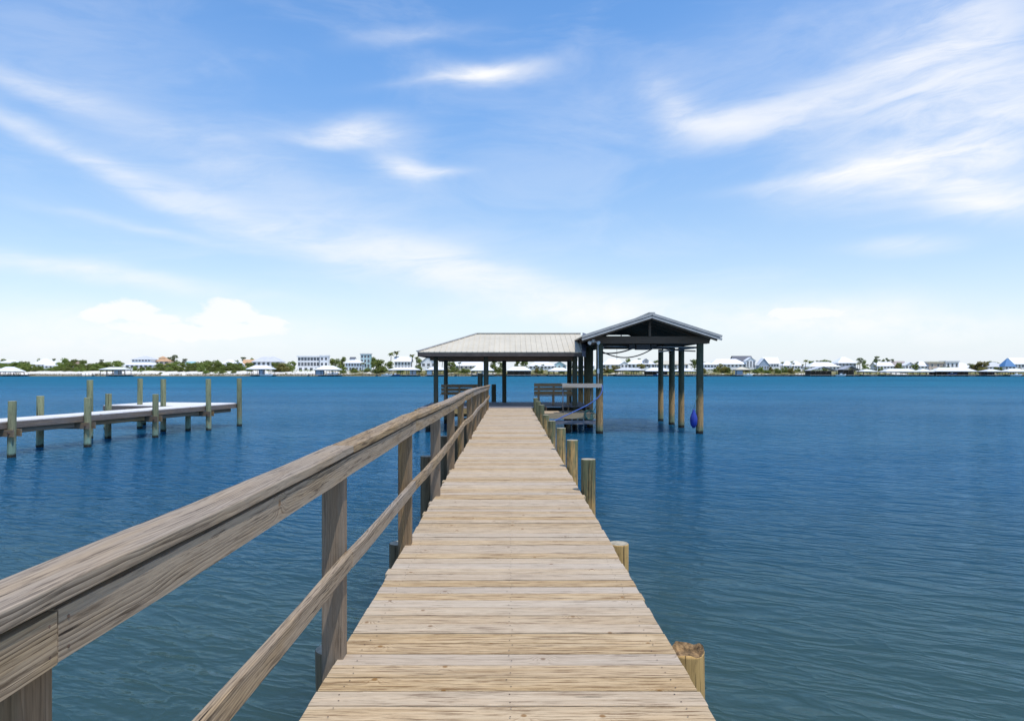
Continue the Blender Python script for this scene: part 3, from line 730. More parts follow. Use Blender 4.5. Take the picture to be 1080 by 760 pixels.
def bench(label, x0, x1, Y, face, zt):
    """bench with three back boards; face=+1 looks away from the viewer"""
    t = thing('bench', label, 'bench', ((x0 + x1) / 2, Y, DECK), 'benches of the pavilion')
    bm = BM()
    for i, (za, zb) in enumerate(((zt - .16, zt), (zt - .345, zt - .19), (zt - .53, zt - .375))): box(bm, x0, x1, Y - .02, Y + .02, za, zb)
    obj('backrest', bm, M['bench'], t, bevel=.006)
    bm = BM()
    for k in range(3):
        ya = Y + face * (.06 + .15 * k); yb = ya + face * .14
        box(bm, x0, x1, min(ya, yb), max(ya, yb), DECK + .42, DECK + .46)
    obj('seat', bm, M['bench'], t, bevel=.005)
    for X in (x0 + .22, (x0 + x1) / 2, x1 - .22):
        bm = BM(); box(bm, X - .045, X + .045, Y + face * .065 - .045, Y + face * .065 + .045, DECK, DECK + .418)
        box(bm, X - .045, X + .045, Y + face * .065 - .042, Y + face * .065 + .042, DECK + .462, zt - .06); obj('leg', bm, M['bench'], t)
        bm = BM(); box(bm, X - .045, X + .045, Y + face * .44 - .045, Y + face * .44 + .045, DECK, DECK + .418); obj('leg', bm, M['bench'], t)
bench('brown plank bench with three back boards beside the right hand pilings', 1.12, 2.95, 31.9, 1, 2.09)
bench('dark plank bench in shade behind the handrail, left in the pavilion', -3.45, -1.62, 34.2, -1, 2.0)

def build_table():
    t = thing('cleaning_table', 'bleached fish cleaning table on thin pipe legs by the front shelter post', 'table', (3.0, 28.95, .87))
    bm = BM()
    for k in range(4): box(bm, 2.19, 3.86 if k < 1 else 3.58, 28.66 + k * .145, 28.80 + k * .145, 2.085, 2.125)
    obj('tabletop', bm, M['table'], t, bevel=.004)
    bm = BM(); box(bm, 2.19, 3.84, 28.61, 28.655, 1.96, 2.12); box(bm, 2.23, 3.55, 29.17, 29.21, 1.93, 2.083); box(bm, 2.23, 2.27, 28.735, 29.165, 1.93, 2.083)
    obj('apron', bm, M['table'], t)
    for X, Y in ((2.25, 28.99), (2.25, 29.15), (3.45, 29.15)):
        bm = BM(); tube(bm, [(X, Y, .872), (X, Y, 1.93)], .022, 8); obj('leg', bm, M['steel'], t)
build_table()

def spline(pts, n=8):
    P = [Vector(p) for p in pts]; out = []
    for i in range(len(P) - 1):
        p0, p1, p2, p3 = P[max(i - 1, 0)], P[i], P[i + 1], P[min(i + 2, len(P) - 1)]
        for j in range(n):
            t = j / n
            out.append(0.5 * ((2 * p1) + (-p0 + p2) * t + (2 * p0 - 5 * p1 + 4 * p2 - p3) * t * t + (-p0 + 3 * p1 - 3 * p2 + p3) * t ** 3))
    return out + [P[-1]]
bm = BM(); tube(bm, spline([(3.84, 28.64, 2.10), (3.86, 28.62, 1.85), (3.72, 28.62, 1.58), (3.3, 28.65, 1.26), (2.75, 28.70, .98), (2.2, 28.74, .72), (1.75, 28.78, .50), (1.45, 28.80, .42)]), .022, 8)
tag(obj('water_hose', bm, M['hose_blue'], loc=(2.9, 28.7, .9)), 'blue hose hanging from the cleaning table down across the landing', 'hose')
bm = BM()
for k in range(3):
    c = Vector((3.28 + .05 * k, 28.79 - .02 * k, .82)); tube(bm, [c + Vector((math.cos(a) * (.15 + .02 * k), 0.01 * math.sin(3 * a), math.sin(a) * .20)) for a in [2 * PI * i / 24 for i in range(25)]], .015, 6)
tube(bm, spline([(3.42, 28.77, .95), (3.55, 28.77, 1.02), (3.62, 28.78, 1.22)]), .015, 6)
tag(obj('coiled_hose', bm, M['hose_green'], loc=(3.3, 28.8, .8)), 'coiled dark green hose hung on the front of the low landing', 'hose')
def build_fender():
    X, Y = 7.76, 28.86
    f = thing('boat_fender', 'blue boat fender hanging beside the nearest right hand shelter piling', 'fender', (X, Y, .62))
    bm = BM(); prof = [(.25, .045), (.30, .08), (.38, .13), (.52, .155), (.68, .155), (.80, .12), (.92, .07), (1.0, .04), (1.04, .035)]
    tube(bm, [(X, Y, z) for z, r in prof], [r for z, r in prof], 18); obj('body', bm, M['fender_blue'], f, smooth=True)
    bm = BM(); tube(bm, [(X, Y, 1.03), (X + .06, Y - .03, 1.35), (X + .16, 28.83, 1.6)], .007, 6); obj('rope', bm, M['hose_green'], f)
build_fender()

# ================================================================= NEIGHBOUR'S DOCK
dock = thing('neighbour_dock', 'low T-shaped dock with a sun-bleached top and green pilings, left across the water', 'dock', (-15, 27, 0))
def build_dock():
    A0, A1 = Vector((-16.10, 17.0, 1.09)), Vector((-13.2, 33.4, 1.09))
    d = (A1 - A0).normalized(); nrm = Vector((-d.y, d.x, 0))
    bm = BM(); L = (A1 - A0).length; s = 0
    while s < L:
        wdt = 1.25
        c = A0 + d * s; beam(bm, [c, c + nrm * wdt], 0.138, 0.035); s += .1435
    # the head of the T, to the left
    B0 = A0 + d * 13.55; s = 0.0
    while s < L - 13.55:
        c = B0 + d * s + nrm * 1.255; beam(bm, [c, c + nrm * 3.6], 0.138, .035); s += .1435
    obj('decking', bm, M['bleached'], dock)
    bm = BM(); z = Vector((0, 0, -.115))
    beam(bm, [A0 - nrm * .022 + z, A1 - nrm * .022 + z], .04, .19); beam(bm, [A0 + nrm * 1.23 + z, B0 + nrm * 1.23 + z], .04, .19)
    beam(bm, [B0 + nrm * 1.27 + z - d * .09, B0 + nrm * 4.86 + z - d * .09], .04, .19); beam(bm, [A1 + nrm * .02 + z + d * .03, A1 + nrm * 4.86 + z + d * .03], .04, .19)
    beam(bm, [B0 + nrm * 4.88 + z, A1 + nrm * 4.88 + z], .04, .19)
    obj('fascia', bm, M['dock_fascia'], dock)
    bm = BM()
    for off in (.35, .9): beam(bm, [A0 + nrm * off + Vector((0, 0, -.13)), A1 + nrm * off + Vector((0, 0, -.13))], .05, .2)
    for off in (2.0, 3.2, 4.4): beam(bm, [B0 + nrm * off + Vector((0, 0, -.13)), A1 + nrm * off + Vector((0, 0, -.13))], .05, .2)
    obj('joists', bm, M['joist'], dock)
    def pile(s, off, top, r=.115):
        c = A0 + d * s + nrm * off; bm = BM(); pile_shape(bm, c.x, c.y, -1, top, r, lean=.012, n=14); obj('piling', bm, [M['dock_pile'], M['end_grain']], dock)
    SF = [0.8, 4.0, 6.95, 10.4, 13.85, 16.3]
    for s, top in zip(SF, (1.75, 1.72, 1.72, 1.73, 2.30, 2.31)): pile(s, -.16, top)
    for s, off, top in [(3.4, 1.41, 1.78), (6.6, 1.41, 1.78), (9.75, 1.41, 1.76), (12.9, 1.38, 2.30), (9.7, 2.2, 2.30), (14.2, 3.55, 2.31), (13.5, .6, .95), (16.2, 4.95, .95), (13.6, 4.80, .98)]: pile(s, off, top)
    for s in SF[:5]:
        bm = BM(); c = A0 + d * s + Vector((0, 0, -.345))
        for k in (-.135, .135): beam(bm, [c - nrm * .34 + d * k, c + nrm * 1.45 + d * k], .05, .22)
        obj('cross_beam', bm, M['joist'], dock)
        for k in (-.17, .17): bm = BM(); tube(bm, [c - nrm * .20 + d * k, c - nrm * .20 + d * (k + .03 * (1 if k > 0 else -1))], .035, 8); obj('bolt', bm, M['rust'], dock)
    for a, b in zip(SF, SF[1:]):
        bm = BM(); c = Vector((0, 0, -.30))
        beam(bm, [A0 + d * (a + .3) + nrm * .12 + c, A0 + d * (b - .3) + nrm * .12 + c], .045, .17); obj('stringer', bm, M['joist'], dock)
build_dock()

# ================================================================= FAR SHORE
def fx_(px, D): return (px - 538.0) * D / 720.0
def fz_(py, D): return EYE + (392.5 - py) * D / 720.0
GLASS_ME = {}
def window_mesh(wd, ht):
    key = (round(wd, 1), round(ht, 1))
    if key not in GLASS_ME:
        out = []
        for part_ in ('frame', 'pane'):
            bm = BM()
            if part_ == 'frame':
                a, b = key[0] / 2, key[1] / 2; q = .14
                box(bm, -a - q, a + q, -.10, 0, b, b + q); box(bm, -a - q, a + q, -.10, 0, -b - q, -b); box(bm, -a - q, -a, -.10, 0, -b + .002, b - .002); box(bm, a, a + q, -.10, 0, -b + .002, b - .002)
                box(bm, -.04, .04, -.08, -.032, -b + .004, b - .004)
            else: box(bm, -key[0] / 2 + .003, key[0] / 2 - .003, -.03, .02, -key[1] / 2 + .003, key[1] / 2 - .003)
            me = bpy.data.meshes.new('window_' + part_); bm.to_mesh(me); bm.free()
            me.materials.append(M['frame_white'] if part_ == 'frame' else M['glass']); out.append(me)
        GLASS_ME[key] = out
    return GLASS_ME[key]
def add_window(parent, x, y, z, wd, ht):
    fm, pm = window_mesh(wd, ht)
    o = bpy.data.objects.new('window', fm); COL.objects.link(o); o.parent = parent
    o.location = Vector((x, y, z)) - WM[parent.name].translation
    g = bpy.data.objects.new('pane', pm); COL.objects.link(g); g.parent = o
def roof_shape(bm, kind, x0, x1, y0, y1, ze, zr, over=.6):
    x0 -= over; x1 += over; y0 -= over; y1 += over; ym, xm = (y0 + y1) / 2, (x0 + x1) / 2; t = .22
    if kind == 'flat': box(bm, x0, x1, y0, y1, ze, max(zr, ze + .3)); return
    if kind == 'hip':
        run = min((x1 - x0) / 2 - .3, (y1 - y0) / 2)
        a, b = x0 + run, x1 - run
        slab(bm, [(x0, y0, ze), (x1, y0, ze), (b, ym, zr), (a, ym, zr)], t); slab(bm, [(x1, y1, ze), (x0, y1, ze), (a, ym, zr), (b, ym, zr)], t)
        slab(bm, [(x0, y1, ze), (x0, y0, ze), (a, ym, zr)], t); slab(bm, [(x1, y0, ze), (x1, y1, ze), (b, ym, zr)], t)
    elif kind == 'side':      # ridge along the shore
        slab(bm, [(x0, y0, ze), (x1, y0, ze), (x1, ym, zr), (x0, ym, zr)], t); slab(bm, [(x1, y1, ze), (x0, y1, ze), (x0, ym, zr), (x1, ym, zr)], t)
    elif kind == 'front':     # gable towards the water
        slab(bm, [(x0, y1, ze), (x0, y0, ze), (xm, y0, zr), (xm, y1, zr)], t); slab(bm, [(x1, y0, ze), (x1, y1, ze), (xm, y1, zr), (xm, y0, zr)], t)
    elif kind == 'pyramid':
        for q in ([(x0, y0), (x1, y0)], [(x1, y0), (x1, y1)], [(x1, y1), (x0, y1)], [(x0, y1), (x0, y0)]):
            slab(bm, [(*q[0], ze), (*q[1], ze), (xm, ym, zr)], t)
def body_shape(bm, kind, x0, x1, y0, y1, z0, ze, zr):
    box(bm, x0, x1, y0, y1, z0, ze - .02)
    xm, ym = (x0 + x1) / 2, (y0 + y1) / 2
    if kind == 'front':
        for Y, fl in ((y0, 1), (y1, 0)):
            v = [bm.verts.new(p) for p in ((x0, Y, ze - .02), (x1, Y, ze - .02), (xm, Y, zr - .45))]; bm.faces.new(v if fl else v[::-1])
    if kind == 'side':
        for X, fl in ((x0, 0), (x1, 1)):
            v = [bm.verts.new(p) for p in ((X, y0, ze - .02), (X, y1, ze - .02), (X, ym, zr - .45))]; bm.faces.new(v if fl else v[::-1])
MARK = []     # (px, phrase) landmarks for the labels of trees
def house(label, phrase, volumes, porch=None, stairs=None, D=478):
    """volumes: (px0, px1, y_ridge, y_eave, y_foot, roof kind, roof colour, wall colour, window rows, dD)"""
    v0 = volumes[0]
    xm = fx_((v0[0] + v0[1]) / 2, D)
    t = thing('beach_house', label, 'house', (xm, D + 5, ground_z(D)), 'houses along the far shore')
    MARK.append(((v0[0] + v0[1]) / 2, phrase))
    for (p0, p1, yr, ye, yf, kind, rc, wc, rows, dD) in volumes:
        d = D + dD; s = d / 720.0
        x0, x1 = fx_(p0, d), fx_(p1, d); ze, zr, z0 = fz_(ye, d), fz_(yr, d), min(fz_(yf, d), ground_z(d) + 3)
        over = min(.7, (x1 - x0) * .06); x0 += over; x1 -= over
        dep = max(4.0, min(11.0, (x1 - x0) * .8)); y0 = d; y1 = d + dep
        if yf > 387: z0 = ground_z(d) - .5
        bm = BM(); body_shape(bm, kind, x0, x1, y0, y1, z0, ze, zr); wl = obj('wall', bm, M['w_' + wc], t)
        bm = BM(); roof_shape(bm, kind, x0, x1, y0, y1, ze, zr, over); obj('roof', bm, M['r_' + rc], t)
        for (wa, wb, n, fill) in rows:
            za, zb = fz_(wb, d), fz_(wa, d); pitch = (x1 - x0) / n
            for i in range(n):
                add_window(t, x0 + pitch * (i + .5), y0 - .012, (za + zb) / 2, max(.6, pitch * fill), max(.6, zb - za))
    if porch:
        p0, p1, yt, yb, col = porch; d = D - 3.0
        x0, x1, zt, zb = fx_(p0, d), fx_(p1, d), fz_(yt, d), fz_(yb, d)
        bm = BM(); slab(bm, [(x0, d - .5, zt - .5), (x1, d - .5, zt - .5), (x1, D - .05, zt), (x0, D - .05, zt)], .18); obj('porch_roof', bm, M['r_' + col], t)
        bm = BM(); box(bm, x0 + .2, x1 - .2, d - .2, D - .08, zb - .25, zb); obj('porch_deck', bm, M['w_white'], t)
        n = max(3, int((x1 - x0) / 3.2))
        for i in range(n + 1):
            X = x0 + .35 + (x1 - x0 - .7) * i / n
            bm = BM(); box(bm, X - .11, X + .11, d - .15, d + .07, ground_z(d) - .4, zb - .26); box(bm, X - .11, X + .11, d - .15, d + .07, zb + .005, zt - .66); obj('porch_post', bm, M['w_white'], t)
        bm = BM(); box(bm, x0 + .3, x1 - .3, d - .13, d - .05, zb + .92, zb + 1.0)
        for i in range(int((x1 - x0) / .7)):
            X = x0 + .4 + .7 * i; box(bm, X, X + .06, d - .12, d - .06, zb + .01, zb + .915)
        obj('porch_railing', bm, M['w_white'], t)
    if stairs:
        p0, p1, yt, yb = stairs; d = D - 5.5; x0, x1 = fx_(p0, d), fx_(p1, d); zt, zb = fz_(yt, d), fz_(yb, d); n = 12
        bm = BM()
        for i in range(n): z = zb + (zt - zb) * (i + 1) / n; box(bm, x0, x1, d - 8 + 8 * i / n, d - 8 + 8 * (i + 1) / n - .01, z - .25, z)
        for X in (x0 - .12, x1 + .02): beam(bm, [(X, d - 8, zb + .9), (X, d, zt + .9)], .1, .9)
        obj('stairs', bm, M['w_white'], t)
    return t
W1 = lambda a, b, n, f=.45: (a, b, n, f)
HOUSES = [
 ('low white-roofed house among trees at the far left end of the shore', 'low house at the left end', [(-6, 18, 379.5, 382.5, 389, 'hip', 'white', 'cream', [W1(383.5, 386, 5)], 12)]),
 ('house with a broad two-peaked white roof rising from dense green trees', 'two-peaked white roof', [(33, 53, 377.6, 384.3, 390, 'hip', 'white', 'white', [W1(385.0, 387, 4)], 14), (46, 61, 380.5, 385.5, 390, 'hip', 'white', 'white', [W1(386, 387.5, 3)], 10)]),
 ('small brown-roofed house nearly buried in green scrub', 'small brown-roofed house', [(70, 83, 381.3, 384.3, 390, 'side', 'brown', 'brown', [W1(385, 386.7, 3)], 10)]),
 ('large white two-storey house with grey upper roof, wide porch and white stairs to the dune', 'white porch house with stairs', [(131, 162, 380.6, 384.2, 390, 'hip', 'white', 'white', [W1(385, 388, 6, .55)], 6), (138, 160, 375.3, 379.0, 384, 'hip', 'palegray', 'white', [W1(379.3, 380.8, 6, .6)], 9)], (130, 163, 384.0, 388.4, 'white'), (137.5, 142.5, 388, 394)),
 ('orange-roofed house with a small cupola behind green trees', 'orange-roofed house', [(161.5, 179, 377.4, 380.7, 390, 'hip', 'orange', 'cream', [W1(381.4, 383.8, 3, .6)], 16), (167, 174, 375.4, 377.4, 380, 'pyramid', 'orange', 'cream', [], 19), (172, 182, 382.3, 384.6, 390, 'hip', 'orange', 'cream', [W1(385, 386.5, 2)], 11)]),
 ('small house with a teal roof showing above the trees', 'teal-roofed cottage', [(195, 205, 381.0, 383.6, 390, 'side', 'teal', 'white', [W1(384, 386, 2)], 20)]),
 ('white-roofed cottage with a bright gable end above the dark thicket', 'cottage with a bright gable', [(232, 249, 379.0, 383.6, 390, 'hip', 'white', 'white', [W1(384.3, 386, 3)], 14), (247, 256, 381, 384.5, 390, 'front', 'white', 'white', [W1(385, 387, 1, .4)], 9)]),
 ('yellow house tucked behind trees beside the big hip-roofed house', 'yellow house', [(255, 268, 379.0, 383.5, 391, 'side', 'orange', 'yellow', [W1(384.2, 386.4, 3)], 22)]),
 ('big white house with a pale grey hip roof and tall dark windows', 'big hip-roofed house', [(265, 296, 375.8, 381.3, 392, 'hip', 'palegray', 'white', [W1(381.9, 386, 6, .5), W1(387.5, 390.5, 6, .45)], 6)]),
 ('white three-storey flat-roofed house with dark glazed balconies', 'flat-roofed balcony house', [(313, 338, 375.2, 376.3, 392, 'flat', 'white', 'white', [W1(377, 380, 7, .74), W1(382.0, 385.6, 7, .74), W1(387.7, 391.2, 4, .5)], 2), (337, 346.5, 374.4, 375.6, 392, 'flat', 'white', 'white', [W1(377, 379.5, 2, .55), W1(382.5, 385.2, 2, .55)], 0)]),
 ('white house with a dark dormer and pale blue porch walls', 'house with the dark dormer', [(363, 383, 379.0, 382.6, 391, 'hip', 'white', 'paleblue', [W1(383.2, 386, 6, .5), W1(387.3, 390, 5, .5)], 6), (368.5, 374.5, 376.3, 378.2, 381, 'side', 'dark', 'white', [], 10)]),
 ('narrow pale teal tower house with a flat roof and large windows', 'teal tower house', [(379.5, 391, 372.6, 373.6, 391, 'flat', 'palegray', 'teal', [W1(374.6, 377.3, 3, .6), W1(379, 382, 3, .6), W1(384, 387, 3, .6)], 16)]),
 ('white gabled house with a row of windows beside tall palms', 'gabled house by the palms', [(415, 434, 375.6, 381.2, 392, 'side', 'white', 'white', [W1(382.0, 384.8, 5, .5), W1(386, 388.4, 5, .5)], 5)]),
 ('steep grey-roofed house just left of the pavilion posts', 'steep grey-roofed house', [(443, 461, 374.8, 382.5, 391, 'front', 'palegray', 'white', [W1(383.2, 386, 3, .5)], 8)]),
 ('white house topped by a square windowed cupola, seen under the pavilion roof', 'house with the cupola', [(474, 514, 379.6, 385.5, 391, 'hip', 'white', 'cream', [W1(386, 388.4, 8, .45)], 8), (495, 506, 376, 377.6, 382, 'pyramid', 'white', 'white', [W1(378.2, 380.6, 3, .6)], 12)]),
 ('broad white hip-roofed house seen between the middle and right pavilion posts', 'hip-roofed house under the pavilion', [(557, 586, 380.2, 385.8, 391, 'hip', 'white', 'white', [W1(386.3, 388.4, 7, .5)], 8)]),
 ('teal-gabled house seen just left of the pavilion\'s right posts', 'teal-gabled house', [(582, 598, 380.6, 385.5, 391, 'front', 'white', 'teal', [W1(385.7, 387.6, 3, .45)], 14)]),
 ('white house glimpsed between the two front posts at the shelter\'s left', 'house between the shelter posts', [(604, 628, 381, 385.6, 391, 'side', 'white', 'white', [W1(386, 388.2, 5, .5)], 8)]),
 ('white house with a long sloping roof just inside the shelter\'s left post', 'long sloping white roof', [(634, 662, 377.8, 384.3, 391, 'hip', 'white', 'white', [W1(385, 387.6, 6, .45)], 8), (654, 663, 381, 384, 390, 'front', 'white', 'white', [W1(384.6, 387, 2, .5)], 4)]),
 ('white house with two dark-windowed dormers seen through the boat shelter', 'house with two dormers', [(661, 692, 379, 383.8, 391, 'hip', 'white', 'white', [W1(384.4, 387.4, 7, .5)], 6), (678.5, 684.5, 378, 380.2, 382.5, 'front', 'gray', 'gray', [W1(380.4, 381.8, 1, .5)], 6)]),
 ('wide cream-roofed white house behind the shelter\'s rear pilings', 'wide cream-roofed house', [(691, 727, 380.2, 384.0, 391, 'hip', 'cream', 'white', [W1(384.6, 388.2, 9, .45)], 6)]),
 ('white house with two stacked porches just right of the shelter', 'house with stacked porches', [(738, 757, 381.8, 384.2, 392, 'hip', 'white', 'white', [W1(385, 387, 5, .5), W1(389.4, 391.6, 5, .5)], 3)], (737, 757.5, 388.0, 391.6, 'white')),
 ('long low white hip-roofed house behind an olive bush', 'long low hip roof', [(749, 788, 378.2, 383.8, 391, 'hip', 'white', 'white', [W1(384.6, 386.6, 9, .45)], 10)]),
 ('tall white gabled house with columns and a dark grey roof', 'tall columned house', [(774, 795, 375.0, 380.4, 391, 'side', 'dark', 'white', [W1(381, 383, 4, .4)], 16), (786.5, 797.5, 376.6, 380.2, 391, 'front', 'white', 'white', [W1(380.6, 387, 3, .42)], 8)]),
 ('white-roofed house with a steep blue-grey gable', 'blue-grey gable house', [(806, 822.5, 376.6, 383.4, 392, 'side', 'white', 'white', [W1(384, 386.4, 5, .5)], 7), (799.5, 812, 377.6, 385, 392, 'front', 'white', 'bluegray', [W1(386.0, 389, 4, .5)], 2)]),
 ('white house with two low overlapping roofs between palms', 'two overlapping roofs', [(825, 838, 380.4, 385.4, 392, 'hip', 'white', 'white', [W1(386, 388, 3, .5)], 9), (834, 848, 380.6, 385.6, 392, 'hip', 'white', 'white', [W1(386, 388.4, 4, .5)], 4)]),
 ('white hip-roofed house behind the black-sided boathouse', 'hip roof by the black boathouse', [(853, 887, 381.5, 386.4, 392, 'hip', 'white', 'white', [W1(387, 389.2, 8, .5)], 9)]),
 ('large pale house with a tall blown-out white roof', 'large pale house', [(883, 904, 376.2, 382.6, 392, 'hip', 'white', 'gray', [W1(383.4, 386, 5, .45)], 10)]),
 ('white house with small windows behind a tall lone pine', 'house behind the lone pine', [(924, 943, 381.4, 385.8, 392, 'side', 'white', 'white', [W1(386.4, 388.4, 5, .5)], 8)]),
 ('taupe-roofed house with a white gabled wing', 'taupe-roofed house', [(941, 957, 380.6, 385.8, 392, 'side', 'taupe', 'beige', [W1(386.2, 388.2, 4, .5)], 10), (954, 966, 381.8, 385.2, 392, 'front', 'white', 'white', [W1(385.6, 388.2, 3, .5)], 5)]),
 ('small white house left of the long beige building', 'small house by the beige building', [(966, 984, 380.8, 385.8, 392, 'hip', 'white', 'white', [W1(386.3, 388, 4, .5)], 9)]),
 ('long beige building with a white arched centre and sloping right roof', 'long beige building', [(979, 1000, 381.0, 382.6, 392, 'flat', 'cream', 'beige', [W1(384, 386.4, 3, .3)], 8), (997, 1012, 380.4, 381.6, 392, 'flat', 'white', 'white', [W1(383.0, 386.6, 3, .4)], 6), (1008, 1029, 382.4, 387.4, 392, 'hip', 'white', 'cream', [W1(387.8, 389.4, 5, .4)], 7)]),
 ('pale grey-roofed house right of the round green tree clump', 'pale grey roof', [(1042, 1063, 381.6, 386.6, 392, 'hip', 'palegray', 'white', [W1(387.2, 389.2, 5, .5)], 9)]),
 ('white house with a blue pyramid tower roof at the right end of the shore', 'blue pyramid roof', [(1069, 1092, 377.0, 383.8, 392, 'side', 'white', 'white', [W1(384.6, 387, 6, .5)], 8), (1059, 1072, 377.4, 386.4, 392, 'pyramid', 'blue', 'white', [W1(387, 389.4, 3, .5)], 4)]),
]
for h in HOUSES: house(*h)

def boathouse(label, phrase, p0, p1, yr, ye, kind='hip', col='white', D=441, wall=None, dark=False, deep=9.0):
    x0, x1 = fx_(p0, D), fx_(p1, D); zr, ze = fz_(yr, D), fz_(ye, D)
    t = thing('boathouse', label, 'boathouse', ((x0 + x1) / 2, D + deep / 2, 0), 'roofed boat docks along the far shore')
    MARK.append(((p0 + p1) / 2, phrase))
    bm = BM(); roof_shape(bm, kind, x0 + .6, x1 - .6, D + .6, D + deep - .6, ze, zr, .6); obj('roof', bm, M['r_' + col], t)
    bm = BM(); box(bm, x0 + .3, x1 - .3, D + .3, D + deep + 4, .75, 1.05); obj('platform', bm, M['dock_gray'], t)
    n = max(2, int((x1 - x0) / 3.6))
    for i in range(n + 1):
        for Y in (D + .7, D + deep - .8):
            X = x0 + .75 + (x1 - x0 - 1.5) * i / n
            bm = BM(); tube(bm, [(X, Y, -1), (X, Y, .74)], .2, 8); tube(bm, [(X, Y, 1.06), (X, Y, ze - .2)], .17, 8); obj('post', bm, M['dock_dark'], t)
    bm = BM(); box(bm, x0 + .6, x1 - .6, D + .55, D + .8, ze - .60, ze - .23); box(bm, x0 + .6, x1 - .6, D + deep - .9, D + deep - .7, ze - .60, ze - .23); obj('beam', bm, M['dock_dark'], t)
    if wall:
        a, b, wc = wall; bm = BM(); box(bm, fx_(a, D), fx_(b, D), D + 1.2, D + 5, 1.06, ze - .25); obj('store_room', bm, M['w_' + wc], t)
    if dark:
        bm = BM(); box(bm, x0 + .7, x1 - .7, D + deep - 1.4, D + deep - 1.2, 1.06, ze - .25); obj('dark_panel', bm, M['dock_dark'], t)  # dark sheet added so the open space under the roof reads dark
BOATHOUSES = [
 ('white hip-roofed boathouse cut off by the left frame edge', 'leftmost boathouse', -7, 17, 386.6, 391.4),
 ('boathouse with a thin flat white roof below the white porch house', 'flat-roofed boathouse', 104, 132, 387.0, 389.3, 'hip', 'white', 441, (119, 124, 'gray')),
 ('small hip-roofed boathouse in front of the big hip-roofed house', 'small hip-roofed boathouse', 259, 286.5, 384.8, 388.9, 'hip', 'white', 441, (272, 276, 'bluegray')),
 ('white-roofed boathouse with a grey store room, right of the balcony house', 'boathouse with grey store room', 331, 357.5, 385.4, 389.6, 'hip', 'white', 441, (332, 340, 'bluegray')),
 ('wide low boathouse below the palms left of the pavilion', 'wide boathouse by the palms', 409, 442, 387.0, 389.8, 'hip', 'white', 441, (432, 438, 'gray')),
 ('boathouse with a pale blue store room behind the pavilion\'s left posts', 'boathouse with pale blue room', 448, 471, 386.6, 389.8, 'hip', 'white', 441, (450, 455, 'paleblue')),
 ('steep white-roofed boathouse behind the pavilion\'s middle post', 'boathouse behind the middle post', 496, 521, 384.6, 390.4, 'hip', 'white'),
 ('open boathouse with dark posts in the middle of the pavilion\'s opening', 'open dark-posted boathouse', 534, 561, 386.2, 390.4, 'hip', 'white', 441, None, True),
 ('white-roofed boathouse behind the right posts of the pavilion', 'boathouse behind the right posts', 578, 602, 387.4, 390.8, 'hip', 'white'),
 ('plain boathouse between the pavilion and the shelter\'s left post', 'boathouse between the roofs', 606, 626, 388, 390.6),
 ('boathouse with a thin wide roof, left in the shelter\'s opening', 'thin-roofed boathouse in the shelter', 650, 681, 387.6, 390.2, 'hip', 'palegray'),
 ('white boathouse with dark boats, right in the shelter\'s opening', 'boathouse with dark boats', 681, 708, 387.4, 391.0, 'hip', 'white', 441, None, True),
 ('pale boathouse behind the shelter\'s right rear pilings', 'boathouse behind the rear pilings', 711, 735, 388.4, 391.0),
 ('cream-roofed boathouse beside the olive bush', 'cream-roofed boathouse', 776, 792.5, 386.6, 389.6, 'hip', 'cream', 441, (778, 784, 'bluegray')),
 ('black-sided boathouse with a wide open gable', 'black-sided boathouse', 854, 884, 386.2, 390.4, 'front', 'palegray', 441, None, True),
 ('dark boathouse with a grey gable in front of the large pale house', 'grey-gabled boathouse', 889, 907.5, 385.6, 389.4, 'front', 'gray', 441, None, True),
 ('low white boathouse right of the grey-gabled one', 'low white boathouse', 910, 926, 389.0, 391.4),
 ('very long white-roofed boathouse under the taupe-roofed house', 'very long boathouse', 934, 970, 388.6, 391.6, 'hip', 'white'),
 ('short bright boathouse next to the very long one', 'short bright boathouse', 970, 986, 388.6, 391.6),
 ('widest boathouse of the right shore, under the long beige building', 'widest right boathouse', 987, 1031, 387.4, 391.2, 'hip', 'white', 441, None, True),
 ('dark open boathouse with a thin white roof right of the round tree clump', 'dark open boathouse', 1041, 1059, 389.0, 391.4, 'hip', 'white', 441, None, True),
 ('white-roofed boathouse at the right frame edge below the blue pyramid roof', 'rightmost boathouse', 1063, 1088, 388.6, 391.6, 'hip', 'white'),
]
for b in BOATHOUSES: boathouse(*b)

# boats and docks
def boat(label, px, D, L, col, top=True, z=.35):
    X = fx_(px, D); t = thing('motor_boat', label, 'boat', (X, D, z), 'boats along the far shore')
    bm = BM(); secs = []
    for u, hb, zb, zt in ((-.5, .30, 0, .75), (-.2, .34, -.05, .78), (.15, .33, -.05, .9), (.38, .2, .05, 1.05), (.5, .02, .5, 1.2)):
        secs.append([bm.verts.new((X + u * L, D + s * hb * (.55 if lo else 1) * 2.4, z + (zb if lo else zt))) for s, lo in ((-1, 0), (-1, 1), (1, 1), (1, 0))])
    for a, b in zip(secs, secs[1:]):
        for k in range(4): bm.faces.new((a[k], a[(k + 1) % 4], b[(k + 1) % 4], b[k]))
    bm.faces.new(secs[0]); bm.faces.new(secs[-1][::-1]); bmesh.ops.recalc_face_normals(bm, faces=bm.faces)
    obj('hull', bm, M['boat_' + col], t)
    bm = BM(); box(bm, X - .1 * L, X + .1 * L, D - .45, D + .45, z + .8, z + 1.6); obj('console', bm, M['boat_white'], t)
    if top:
        bm = BM(); box(bm, X - .18 * L, X + .16 * L, D - .8, D + .8, z + 2.35, z + 2.45); obj('canopy', bm, M['canvas'], t)
        bm = BM()
        for u in (-.15, .13):
            for s in (-.7, .7): tube(bm, [(X + u * L, D + s, z + .8), (X + u * L, D + s, z + 2.35)], .04, 6)
        obj('canopy_frame', bm, M['steel'], t)
